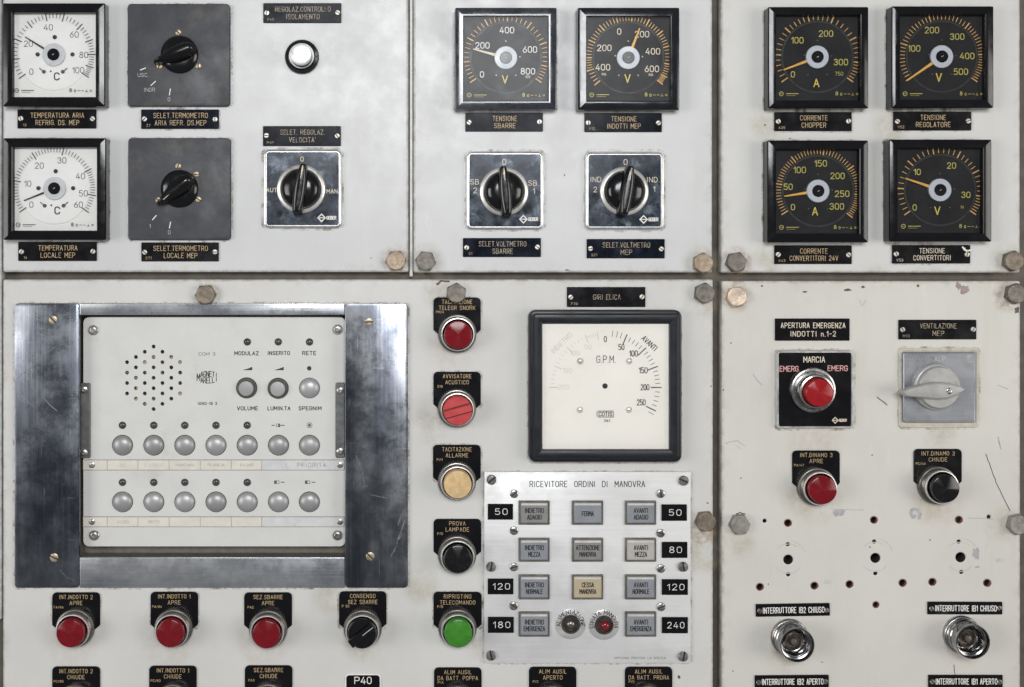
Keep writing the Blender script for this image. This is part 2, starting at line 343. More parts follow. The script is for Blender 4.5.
def mesh_of(mb, name, mats, smooth=38):
    me = bpy.data.meshes.new(name)
    me.from_pydata([(x*MM, y*MM, z*MM) for x, y, z in mb.v], [], mb.f)
    for m in (mats if isinstance(mats, (list, tuple)) else [mats]): me.materials.append(M[m] if isinstance(m, str) else m)
    for p, mi in zip(me.polygons, mb.mi): p.material_index = mi
    if smooth:
        me.polygons.foreach_set('use_smooth', [True]*len(me.polygons)); me.set_sharp_from_angle(angle=math.radians(smooth))
    me.update(); return me

def sheet_mesh(name, outline, holes, z0, z1, bevel, mat, seg=2):
    """a sheet with real holes: 2D outline, extruded, its rims rolled over"""
    cu = bpy.data.curves.new(name, 'CURVE'); cu.dimensions = '2D'; cu.fill_mode = 'BOTH'
    for pts in [outline]+holes:
        sp = cu.splines.new('POLY'); sp.points.add(len(pts)-1); sp.use_cyclic_u = True
        for q, (x, y) in zip(sp.points, pts): q.co = (x*MM, y*MM, 0, 1)
    t = (z1-z0)/2
    cu.extrude = max(0.0, (t-bevel))*MM; cu.bevel_depth = bevel*MM; cu.bevel_resolution = seg; cu.offset = -bevel*MM
    o = bpy.data.objects.new(name, cu); COL.objects.link(o)
    me = bpy.data.meshes.new_from_object(o.evaluated_get(bpy.context.evaluated_depsgraph_get()))
    bpy.data.objects.remove(o); bpy.data.curves.remove(cu)
    me.name = name
    for v in me.vertices: v.co.z += (z0+z1)/2*MM
    bm = bmesh.new(); bm.from_mesh(me); bmesh.ops.remove_doubles(bm, verts=bm.verts, dist=1e-6)
    bmesh.ops.recalc_face_normals(bm, faces=bm.faces); bm.to_mesh(me); bm.free()
    me.materials.clear(); me.materials.append(M[mat] if isinstance(mat, str) else mat)
    me.set_sharp_from_angle(angle=math.radians(35))
    me.polygons.foreach_set('use_smooth', [abs(p.normal.z) < 0.999 for p in me.polygons]); me.update()
    return me

def link(name, me, parent=None, loc=(0, 0, 0), rz=0.0):
    o = bpy.data.objects.new(name, me); COL.objects.link(o)
    o.location = tuple(c*MM for c in loc); o.rotation_euler = (0, 0, rz)
    if parent: o.parent = parent
    return o

class Thing:
    def __init__(s, name, label, cat, px, py, h=0.0, group=None, rot=0.0, lift=0.0, tilt=(0, 0)):
        s.o = bpy.data.objects.new(name, None); COL.objects.link(s.o); s.o.empty_display_size = 0.01
        s.b = W(px, py, h); s.lift = lift
        s.o.location = (s.b[0]*MM, -lift*MM, s.b[1]*MM)
        s.o.rotation_euler = (math.pi/2+math.radians(tilt[0]), -math.radians(rot), math.radians(tilt[1]))
        s.o['label'] = label; s.o['category'] = cat
        if group: s.o['group'] = group
    def L(s, px, py, h=0.0):
        x, y = W(px, py, h); return (x-s.b[0], y-s.b[1])
    def part(s, name, mb, mats, parent=None, smooth=38, label=None):
        o = link(name, mesh_of(mb, name, mats, smooth), parent or s.o)
        if label: o['label'] = label
        return o
    def put(s, name, me, x, y, z=0, rz=0.0, parent=None):
        return link(name, me, parent or s.o, (x, y, z), rz)

def solo(name, me, label, cat, px, py, rz=0.0, group=None):
    x, y = W(px, py); o = bpy.data.objects.new(name, me); COL.objects.link(o)
    o.location = (x*MM, 0, y*MM); o.rotation_euler = (math.pi/2, -rz, 0)
    o['label'] = label; o['category'] = cat
    if group: o['group'] = group
    return o
def structure(name, me):
    o = bpy.data.objects.new(name, me); COL.objects.link(o); o.rotation_euler = (math.pi/2, 0, 0); o['kind'] = 'structure'; return o

# ------------------------------------------------------------------ engraved single-stroke lettering
OO = [(2, 0), (.7, .35), (0, 1.5), (0, 4.5), (.7, 5.65), (2, 6), (3.3, 5.65), (4, 4.5), (4, 1.5), (3.3, .35), (2, 0)]
G = {
 'A': (4, [[(0, 0), (2, 6), (4, 0)], [(.75, 2), (3.25, 2)]]),
 'B': (4, [[(0, 0), (0, 6), (2.7, 6), (3.7, 5.4), (3.7, 3.8), (2.7, 3.2), (0, 3.2)], [(2.7, 3.2), (4, 2.4), (4, .8), (2.9, 0), (0, 0)]]),
 'C': (4, [[(4, 4.6), (3.3, 5.65), (2, 6), (.7, 5.65), (0, 4.5), (0, 1.5), (.7, .35), (2, 0), (3.3, .35), (4, 1.4)]]),
 'D': (4, [[(0, 0), (0, 6), (2.2, 6), (3.5, 5.3), (4, 4), (4, 2), (3.5, .7), (2.2, 0), (0, 0)]]),
 'E': (3.5, [[(3.5, 6), (0, 6), (0, 0), (3.5, 0)], [(0, 3.1), (2.9, 3.1)]]),
 'F': (3.4, [[(3.4, 6), (0, 6), (0, 0)], [(0, 3.1), (2.8, 3.1)]]),
 'G': (4, [[(4, 4.6), (3.3, 5.65), (2, 6), (.7, 5.65), (0, 4.5), (0, 1.5), (.7, .35), (2, 0), (3.3, .35), (4, 1.2), (4, 2.8), (2.2, 2.8)]]),
 'H': (4, [[(0, 0), (0, 6)], [(4, 0), (4, 6)], [(0, 3.1), (4, 3.1)]]),
 'I': (0.9, [[(.45, 0), (.45, 6)]]),
 'J': (3, [[(3, 6), (3, 1.3), (2.3, .2), (1, 0), (0, .9)]]),
 'K': (4, [[(0, 0), (0, 6)], [(4, 6), (0, 2.2)], [(1.3, 3.4), (4, 0)]]),
 'L': (3.3, [[(0, 6), (0, 0), (3.3, 0)]]),
 'M': (4.6, [[(0, 0), (0, 6), (2.3, 2.2), (4.6, 6), (4.6, 0)]]),
 'N': (4, [[(0, 0), (0, 6), (4, 0), (4, 6)]]),
 'O': (4, [OO]),
 'P': (4, [[(0, 0), (0, 6), (2.7, 6), (4, 5.3), (4, 3.5), (2.7, 2.8), (0, 2.8)]]),
 'Q': (4, [OO, [(2.5, 1.5), (4.2, -.4)]]),
 'R': (4, [[(0, 0), (0, 6), (2.7, 6), (4, 5.3), (4, 3.6), (2.7, 2.9), (0, 2.9)], [(2.2, 2.9), (4, 0)]]),
 'S': (4, [[(3.9, 4.8), (3.3, 5.7), (2, 6), (.7, 5.7), (.1, 4.8), (.3, 3.8), (2, 3.1), (3.7, 2.3), (4, 1.3), (3.3, .3), (2, 0), (.7, .3), (0, 1.2)]]),
 'T': (4, [[(0, 6), (4, 6)], [(2, 6), (2, 0)]]),
 'U': (4, [[(0, 6), (0, 1.5), (.7, .35), (2, 0), (3.3, .35), (4, 1.5), (4, 6)]]),
 'V': (4, [[(0, 6), (2, 0), (4, 6)]]),
 'W': (5.4, [[(0, 6), (1.3, 0), (2.7, 4.6), (4.1, 0), (5.4, 6)]]),
 'X': (4, [[(0, 0), (4, 6)], [(0, 6), (4, 0)]]),
 'Y': (4, [[(0, 6), (2, 3), (4, 6)], [(2, 3), (2, 0)]]),
 'Z': (4, [[(0, 6), (4, 6), (0, 0), (4, 0)]]),
 '0': (3.6, [[(x*.9, y) for x, y in OO]]),
 '1': (1.6, [[(0, 4.4), (1.6, 6), (1.6, 0)]]),
 '2': (3.7, [[(.1, 4.6), (.7, 5.7), (1.9, 6), (3.1, 5.7), (3.6, 4.7), (3.4, 3.6), (0, 0), (3.7, 0)]]),
 '3': (3.7, [[(.1, 5), (.9, 5.8), (2, 6), (3.1, 5.6), (3.5, 4.6), (2.9, 3.5), (1.5, 3.2)], [(2.3, 3.3), (3.4, 2.6), (3.7, 1.5), (3.1, .4), (1.9, 0), (.7, .3), (0, 1.2)]]),
 '4': (3.9, [[(2.4, 6), (0, 1.6), (3.9, 1.6)], [(2.9, 3.6), (2.9, 0)]]),
 '5': (3.7, [[(3.4, 6), (.4, 6), (.2, 3.2), (1.6, 3.7), (2.9, 3.5), (3.7, 2.4), (3.6, 1.1), (2.8, .2), (1.6, 0), (0, .7)]]),
 '6': (3.7, [[(2.8, 6), (.8, 3.5), (.1, 1.9), (.6, .5), (1.9, 0), (3.1, .4), (3.7, 1.7), (3.2, 3.1), (1.9, 3.6), (.8, 3.2)]]),
 '7': (3.6, [[(0, 6), (3.6, 6), (1.2, 0)]]),
 '8': (3.7, [[(1.85, 3.3), (.5, 3.9), (.3, 5), (.9, 5.8), (1.85, 6), (2.8, 5.8), (3.4, 5), (3.2, 3.9), (1.85, 3.3)], [(1.85, 3.3), (.4, 2.6), (0, 1.5), (.6, .4), (1.85, 0), (3.1, .4), (3.7, 1.5), (3.3, 2.6), (1.85, 3.3)]]),
 '9': (3.7, [[(.9, 0), (2.9, 2.5), (3.6, 4.1), (3.1, 5.5), (1.8, 6), (.6, 5.6), (0, 4.3), (.5, 2.9), (1.8, 2.4), (2.9, 2.8)]]),
 '.': (0.3, [[(0, 0), (.3, 0.05)]]), '-': (2.2, [[(0, 3), (2.2, 3)]]), '/': (2.6, [[(0, 0), (2.6, 6)]]),
 "'": (0.3, [[(.1, 6), (.1, 4.8)]]), 'n': (2.8, [[(0, 0), (0, 3.8)], [(0, 3), (1.2, 3.9), (2.5, 3.4), (2.8, 2.4), (2.8, 0)]]),
 'd': (1.6, [[(.8, 4.4), (0, 5.2), (.8, 6), (1.6, 5.2), (.8, 4.4)]]),   # degree ring
 ' ': (2.2, []),
}
GAP = 1.65
def pieces(st):
    """strokes cut at their sharp corners, so that each keeps its width"""
    out = []
    for pl in st:
        cur = [pl[0]]
        for i in range(1, len(pl)):
            cur.append(pl[i])
            if i < len(pl)-1:
                a = math.atan2(pl[i][1]-pl[i-1][1], pl[i][0]-pl[i-1][0]); b = math.atan2(pl[i+1][1]-pl[i][1], pl[i+1][0]-pl[i][0])
                if abs((b-a+math.pi) % (2*math.pi)-math.pi) > math.radians(65): out.append(cur); cur = [pl[i]]
        out.append(cur)
    return out
def text_w(s, gap=GAP): return sum(G[c][0] for c in s)+gap*(len(s)-1)
def text(mb, s, cx, cy, h, stroke, z, width=None, rot=0.0, gap=GAP, mi=0, jit=0.0):
    """one line of lettering centred at cx,cy (mm)"""
    u = h/6.0; tw = text_w(s, gap); sx = (width/(tw*u)) if width else 1.0
    ca, sa = math.cos(rot), math.sin(rot); x = -tw/2
    for c in s:
        w, st = G[c]
        jy = random.uniform(-jit, jit)
        for k, pl in enumerate(pieces(st)):
            P = []
            for a, b in pl:
                lx, ly = (x+a)*u*sx, (b-3)*u+jy
                P.append((cx+lx*ca-ly*sa, cy+lx*sa+ly*ca))
            mb.ribbon(P, stroke, z+0.015*k, mi)
        x += w+gap
    return mb
def arc_text(mb, s, cx, cy, r, mid, span, h, stroke, z):
    """lettering round a ring, read clockwise; mid and span in degrees"""
    n = len(s)
    for i, c in enumerate(s):
        a = math.radians(mid+span/2-span*i/(n-1))
        text(mb, c, cx+r*math.cos(a), cy+r*math.sin(a), h, stroke, z, rot=a-math.pi/2)

# ------------------------------------------------------------------ small shared hardware
def screw_mesh(name, r, hgt, mat, slot=0.18, ang=0.0, dome=0.35):
    """slotted head: two half heads on a dark floor, the slot is a real groove"""
    mb = MB(); n = 12; sw = r*slot
    mb.lathe([(r, 0), (r, hgt*0.4), (r*0.97, hgt*0.5)], n=24, mi=1)
    a0 = math.asin(min(0.9, sw/r))
    for sgn in (1, -1):
        def half(rr, z):
            A0 = math.asin(min(0.95, sw/rr))
            pts = [(rr*math.cos(A0+(math.pi-2*A0)*i/n), sgn*rr*math.sin(A0+(math.pi-2*A0)*i/n)) for i in range(n+1)]
            if sgn < 0: pts.reverse()
            return [(x, y, z) for x, y in pts]
        mb.loft([half(r, hgt*0.2), half(r, hgt*(1-dome)), half(r*0.85, hgt*0.93), half(r*0.5, hgt)])
    c, s = math.cos(ang), math.sin(ang)
    mb.v = [(x*c-y*s, x*s+y*c, z) for x, y, z in mb.v]
    return mesh_of(mb, name, [mat, 'slot'])
def socket_screw_mesh(name, r, hgt, mat):
    mb = MB(); mb.lathe([(r, 0), (r, hgt*0.45), (r*0.9, hgt*0.6)], n=24)
    mb.lathe([(r*0.68, hgt*0.4), (r*0.68, hgt*0.9), (r*0.60, hgt), (r*0.34, hgt), (r*0.30, hgt*0.5)], n=20, cap_top=False)
    mb.lathe([(r*0.31, hgt*0.5), (r*0.05, hgt*0.49)], n=12, mi=1)
    return mesh_of(mb, name, [mat, 'slot'])
SCR = {}
def screw(kind, r, mat, hgt=1.6):
    key = (kind, r, mat, hgt, random.randrange(4))
    if key not in SCR:
        SCR[key] = socket_screw_mesh('screw', r, hgt, mat) if kind == 'socket' else screw_mesh('screw', r, hgt, mat, ang=random.uniform(0, 3.1))
    return SCR[key]

# ================================================================== the setting: enamelled sheet panels on a frame
def bnds(x0, x1, y0, y1): return ((x0-X0)*MM, (x1-X0)*MM, (Y0-y1)*MM, (Y0-y0)*MM)
def box_outline(x0, x1, y0, y1, r=1.5):
    a, b = W(x0, y0), W(x1, y1)
    return rrect((a[0]+b[0])/2, (a[1]+b[1])/2, b[0]-a[0], a[1]-b[1], r, 3)
HOLES = [(764.8, 521, 1.9), (788, 523, 3.6), (788, 544.5, 1.9), (788.4, 559.8, 4.8), (788.4, 574.7, 1.9), (760, 587, 3.6), (814.5, 585.8, 3.6), (849.6, 584.3, 3.6),
         (874, 520, 3.5), (874.4, 541.8, 1.9), (875.6, 558.2, 4.9), (875.6, 573.5, 1.9), (902.7, 583, 3.7), (932.5, 582, 3.7), (959, 519.8, 3.6),
         (959, 541.8, 1.9), (960.8, 557.5, 5.0), (961.6, 572.3, 1.9), (987.3, 583, 3.7), (989, 517, 1.9), (876, 604.8, 3.1)]
COOL = (0.560, 0.562, 0.558); MID = (0.578, 0.570, 0.546); WARM = (0.592, 0.571, 0.526)
panels = {}
for nm, x0, x1, y0, y1, col, dirt, sd in (
        ('panel_upper_left', 2.6, 408.6, -80, 272.2, COOL, 0.5, 0.3), ('panel_upper_middle', 413.4, 712.6, -80, 272.6, COOL, 0.6, 1.9),
        ('panel_upper_right', 721.2, 1020.6, -80, 272.8, MID, 0.9, 4.2), ('panel_lower_left', 2.6, 713.4, 279.4, 780, MID, 0.55, 7.7),
        ('panel_lower_right', 721.8, 1020.4, 281.0, 780, WARM, 1.0, 11.3), ('panel_far_left', -60, 1.2, -80, 620, COOL, 0.5, 13.0)):
    holes = []
    if nm == 'panel_lower_right': holes = [circ(*W(a, b), r, 18) for a, b, r in HOLES]
    if nm == 'panel_lower_left': holes = [box_outline(77.5, 347, 312.5, 560, 1)]
    b = bnds(x0, x1, y0, y1)
    me = sheet_mesh(nm, box_outline(x0, x1, y0, y1, 2.0), holes, -14, 0, 1.2 if nm == 'panel_lower_right' else 2.2, panel_mat('enamel_'+nm, col, b, dirt=dirt, seed=sd))
    panels[nm] = structure(nm, me)
# rims of the open drill holes: bare red primer where the paint broke away
for a, b, r in HOLES:
    x, y = W(a, b)
    link('hole_shade', mesh_of(MB().lathe([(r-0.12, -13.6), (r-0.12, -3.3 if 3 <= r <= 4.2 else -0.7)], x, y, n=18, cap_top=False), 'hole_shade', 'slot'), panels['panel_lower_right'])  # dark sleeve added inside each hole, its inner shade put into the colour
for a, b, r in HOLES:
    if r < 3 or r > 4.2: continue
    x, y = W(a, b)
    mb = MB(); N = 18
    rad = [r+random.uniform(0.15, 0.55) for _ in range(N)]
    mb.loft([[(x+rad[i]*math.cos(2*math.pi*i/N), y+rad[i]*math.sin(2*math.pi*i/N), 0.06) for i in range(N)],
             [(x+(r-0.15)*math.cos(2*math.pi*i/N), y+(r-0.15)*math.sin(2*math.pi*i/N), 0.10) for i in range(N)],
             [(x+(r-0.2)*math.cos(2*math.pi*i/N), y+(r-0.2)*math.sin(2*math.pi*i/N), -3.2) for i in range(N)]], cap_top=False)
    link('hole_rim', mesh_of(mb, 'hole_rim', 'primer'), panels['panel_lower_right'])
def slab(name, x0, x1, y0, y1, z0, z1, mat, r=0.5, b=0.8):
    a, c = W(x0, y0), W(x1, y1)
    mb = MB().rr((a[0]+c[0])/2, (a[1]+c[1])/2, c[0]-a[0], a[1]-c[1], r, [(0, z0), (0, z1-b), (b, z1)], 2)
    return structure(name, mesh_of(mb, name, mat))
slab('backing_wall', -60, 1110, -80, 780, -30, -26, 'backing')
slab('frame_rail_level', -60, 1110, 266, 288, -26, -14.3, 'backing')
slab('frame_rail_right', 1008, 1060, -80, 780, -26, -14.6, 'backing')
slab('frame_rail_upright', 706, 729, -80, 780, -26, -14.6, 'backing')
slab('seal_strip', 409.7, 412.7, -80, 276.5, -14.2, -2.2, 'seal', 0.4, 0.6)

# stains, chips and scratches that belong to the enamel; tan halos round buttons
def blotch(pn, px, py, r, mat, z=0.05):
    x, y = W(px, py); me = mesh_of(MB().poly(circ(0, 0, r, 24), 0), 'blotch', mat, 0)
    link('blotch', me, panels[pn], (x, y, z))
def blob(pn, px, py, rx, ry, mat, z=0.12, n=13, name='paint_chip'):
    x, y = W(px, py); mb = MB()
    P = []
    for i in range(n):
        k = random.uniform(0.55, 1.1); a = 2*math.pi*i/n
        P.append((x+rx*k*math.cos(a), y+ry*k*math.sin(a)))
    link(name, mesh_of(mb.poly(P, z), name, mat, 0), panels[pn])
def scratch(pn, pts, w, mat, z=0.10):
    mb = MB(); Q = []
    for (a, b), (c, d) in zip(pts, pts[1:]):
        n = max(2, int(math.hypot(c-a, d-b)/3))
        for i in range(n): Q.append((a+(c-a)*i/n+random.uniform(-.3, .3), b+(d-b)*i/n+random.uniform(-.3, .3)))
    Q.append(pts[-1])
    link('scratch', mesh_of(mb.ribbon([W(*q) for q in Q], w, z), 'scratch', mat, 0), panels[pn])
for pn, x, y, m, r in (('panel_upper_left', 396, 260, 'rust', 19), ('panel_upper_middle', 425, 262, 'rust_soft', 24), ('panel_upper_middle', 702, 263, 'rust_soft', 24),
                       ('panel_upper_right', 737, 262, 'rust', 19), ('panel_upper_right', 1008, 262, 'rust_soft', 24), ('panel_lower_left', 206, 295, 'rust', 19),
                       ('panel_lower_left', 701, 300, 'rust_soft', 24), ('panel_lower_left', 702, 532, 'rust', 19), ('panel_lower_left', 702, 556, 'rust_soft', 24), ('panel_lower_right', 737, 297, 'rust', 19),
                       ('panel_lower_right', 1008, 297, 'rust', 19), ('panel_lower_right', 739, 541, 'rust_soft', 24), ('panel_lower_right', 1006, 525, 'rust_soft', 24),
                       ('panel_lower_left', 420, 586, 'rust_soft', 24), ('panel_lower_left', 330, 596, 'rust_soft', 24), ('panel_lower_left', 440, 292, 'rust_soft', 24),
                       ('panel_upper_right', 768, 122, 'rust_soft', 24), ('panel_upper_right', 890, 126, 'rust_soft', 24), ('panel_upper_right', 772, 254, 'rust_soft', 24),
                       ('panel_lower_right', 940, 432, 'rust_soft', 24), ('panel_lower_right', 800, 500, 'rust_soft', 24), ('panel_lower_right', 930, 500, 'rust_soft', 24),
                       ('panel_lower_left', 362, 645, 'rust_soft', 24), ('panel_lower_left', 482, 640, 'rust_soft', 24), ('panel_lower_left', 430, 425, 'rust_soft', 24)):
    blotch(pn, x, y, r, m, 0.05+random.uniform(0, 0.03))
for x, y in ((70, 640), (168, 641), (262, 640), (452, 345), (815, 500), (936, 500), (788, 645), (962, 640), (815, 440)):
    blotch('panel_lower_right' if x > 720 else 'panel_lower_left', x, y, 34, 'halo', 0.03)  # soft tan discs set just below buttons and sockets
E = 'panel_lower_right'
blob(E, 965, 290, 6, 5, 'chip_mauve'); blob(E, 958, 286, 3, 4, 'chip_mauve', 0.13); blob(E, 847, 290, 4.5, 1.6, 'chip_dark'); blob(E, 805, 292, 3, 1.1, 'chip_dark')
blob(E, 762, 286, 1.3, 1.2, 'chip_dark'); blob(E, 863, 287, 2.2, 1.4, 'chip_dark'); blob(E, 918, 286, 1.4, 1.8, 'chip_dark'); blob(E, 1017, 310, 3, 3.5, 'chip_dark')
blob(E, 838, 513, 7.5, 4.5, 'scuff_grey', name='scuff'); blob(E, 976.5, 554, 4, 8, 'scuff_grey', name='scuff'); blob(E, 977.5, 567, 3, 1.5, 'scuff_grey', name='scuff')
blob(E, 828, 582, 5, 2.6, 'scuff_pale', name='scuff'); blob(E, 1000, 560, 7, 3, 'scuff_pale', name='scuff'); blob(E, 768.4, 584, 0.8, 0.8, 'ink'); blob(E, 711.5+12, 390, .9, .9, 'ink')
scratch(E, [(986, 454), (996, 482), (1010, 511)], 0.8, 'soft_ink'); scratch(E, [(877, 397), (887, 405)], 1.0, 'soft_ink'); scratch(E, [(998, 385), (1008, 389)], 0.7, 'scuff_grey')
scratch(E, [(753, 374), (757, 380), (762, 385)], 0.9, 'scuff_grey'); scratch(E, [(728, 442), (738, 441), (745, 446)], 0.7, 'scuff_grey'); scratch(E, [(735, 445), (742, 449)], 0.6, 'scuff_pale')
scratch(E, [(968, 518), (980, 518.5), (993, 519)], 0.7, 'scuff_grey'); scratch(E, [(830, 509), (850, 510), (863, 510)], 0.6, 'scuff_grey'); scratch(E, [(998, 437), (1000, 445)], 1.0, 'scuff_grey')
scratch(E, [(736, 514), (740, 512.5), (745, 514)], 1.1, 'soft_ink'); scratch(E, [(954, 665), (955, 675)], 0.7, 'soft_ink'); scratch(E, [(726, 443), (727, 444)], 1, 'scuff_grey')
scratch(E, [(985, 530), (990, 540), (985, 549)], 0.6, 'scuff_pale'); scratch(E, [(860, 300), (862, 306), (866, 300)], 0.8, 'scuff_pale'); scratch(E, [(998, 441), (1001, 449)], 0.8, 'scuff_grey')
for cx, cy in ((788, 559), (875, 557), (960.5, 557)):           # rub marks the missing lamp sockets left round their holes
    for a0, a1, r in ((215, 320, 14.5), (55, 135, 15), (20, 80, 18.5)):
        P = [(cx+r*math.cos(math.radians(a0+(a1-a0)*i/6)), cy-r*math.sin(math.radians(a0+(a1-a0)*i/6))) for i in range(7)]
        scratch(E, P, 0.8, 'scuff_pale')
P = [(914+6*math.cos(a*0.7)*(1-0.1*a), 514-6*math.sin(a*0.7)*(1-0.07*a)) for a in range(-1, 9)]
scratch(E, P, 3.0, 'scuff_grey', 0.14)
for x, y in ((741, 478), (870, 547), (872, 455), (731, 343), (930, 540), (733, 671), (822, 662), (790, 690)): blob(E, x, y, 1.0, 0.8, 'chip_dark')
scratch('panel_lower_left', [(438, 283.5), (441, 281), (449, 281.5)], 1.8, 'soft_ink', 0.1); blob('panel_lower_left', 437.5, 284, 1.8, 1.5, 'soft_ink')
blob('panel_upper_middle', 564.5, 175, 0.9, 0.9, 'chip_dark'); blob('panel_upper_middle', 567, 270, 3, 0.7, 'chip_dark'); blob('panel_upper_left', 371, 258, 0.8, 0.8, 'chip_dark')
blob('panel_upper_right', 765, 125, 1.2, 1.2, 'chip_dark'); blob('panel_upper_right', 790, 138.5, 1.6, .8, 'chip_dark'); blob('panel_lower_left', 679, 677, 1.6, 2.0, 'soft_ink'); blob('panel_lower_left', 707.5, 503, 1.3, .9, 'chip_dark')
blob('panel_lower_left', 711, 386, .9, .9, 'ink')

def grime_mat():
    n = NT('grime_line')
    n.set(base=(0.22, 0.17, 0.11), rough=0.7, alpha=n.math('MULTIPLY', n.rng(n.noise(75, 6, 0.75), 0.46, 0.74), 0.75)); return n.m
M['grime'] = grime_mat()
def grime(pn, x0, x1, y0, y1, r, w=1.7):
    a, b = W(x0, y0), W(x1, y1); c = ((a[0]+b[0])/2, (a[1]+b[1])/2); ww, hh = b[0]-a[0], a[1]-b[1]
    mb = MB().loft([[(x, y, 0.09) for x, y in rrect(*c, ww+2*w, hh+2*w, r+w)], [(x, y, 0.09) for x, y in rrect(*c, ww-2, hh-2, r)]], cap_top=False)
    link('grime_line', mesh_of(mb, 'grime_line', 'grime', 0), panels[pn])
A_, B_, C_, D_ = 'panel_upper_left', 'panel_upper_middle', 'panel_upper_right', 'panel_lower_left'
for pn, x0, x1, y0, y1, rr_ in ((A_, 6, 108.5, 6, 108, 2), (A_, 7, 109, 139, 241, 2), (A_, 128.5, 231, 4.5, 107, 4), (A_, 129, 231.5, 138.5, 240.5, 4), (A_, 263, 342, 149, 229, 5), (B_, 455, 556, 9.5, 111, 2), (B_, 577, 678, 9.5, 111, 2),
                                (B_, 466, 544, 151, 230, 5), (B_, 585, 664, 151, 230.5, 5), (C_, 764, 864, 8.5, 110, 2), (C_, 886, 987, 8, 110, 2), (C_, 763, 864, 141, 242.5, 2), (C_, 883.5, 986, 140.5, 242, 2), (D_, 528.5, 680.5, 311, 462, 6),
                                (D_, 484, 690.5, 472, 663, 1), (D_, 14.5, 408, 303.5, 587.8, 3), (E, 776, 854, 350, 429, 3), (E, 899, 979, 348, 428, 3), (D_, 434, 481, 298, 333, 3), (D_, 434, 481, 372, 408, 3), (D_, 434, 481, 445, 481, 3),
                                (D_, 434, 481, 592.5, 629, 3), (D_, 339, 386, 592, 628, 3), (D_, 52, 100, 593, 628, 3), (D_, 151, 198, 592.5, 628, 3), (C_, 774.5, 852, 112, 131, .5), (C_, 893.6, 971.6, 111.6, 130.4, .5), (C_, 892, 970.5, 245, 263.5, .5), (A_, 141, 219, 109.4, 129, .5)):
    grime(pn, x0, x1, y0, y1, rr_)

# ================================================================== dial instruments
def bezel(t, x0, x1, y0, y1, lip, mat, hf=14.0, r=1.5, hd=7.5):
    """square bezel, outline measured on its front face; returns its centre and size in mm"""
    a, b = t.L(x0, y0, hf), t.L(x1, y1, hf)
    cx, cy, w, h = (a[0]+b[0])/2, (a[1]+b[1])/2, b[0]-a[0], a[1]-b[1]
    mb = MB().rr(cx, cy, w, h, r, [(0, 0), (0, hf-1.2), (0.5, hf-0.4), (1.3, hf), (lip-0.9, hf), (lip-0.3, hf-0.5), (lip, hf-1.6), (lip+0.1, hd-0.4)], 4, cap_top=False)
    t.part('bezel', mb, mat, smooth=30)
    return cx, cy, w, h
def ticks(mb, c, angs, minor, r0, r1, rm, wM, wm, z, half=False):
    def bar(a, ra, rb, w):
        ca, sa = math.cos(math.radians(a)), math.sin(math.radians(a))
        mb.ribbon([(c[0]+ra*ca, c[1]+ra*sa), (c[0]+rb*ca, c[1]+rb*sa)], w, z)
    for i, a in enumerate(angs):
        bar(a, r0, r1+1.2, wM)
        if i+1 < len(angs):
            n = minor if isinstance(minor, int) else minor[i]
            for k in range(1, n):
                q = a+(angs[i+1]-a)*k/n
                bar(q, rm, r1 + (0.6 if half and k*2 == n else 0), wm)
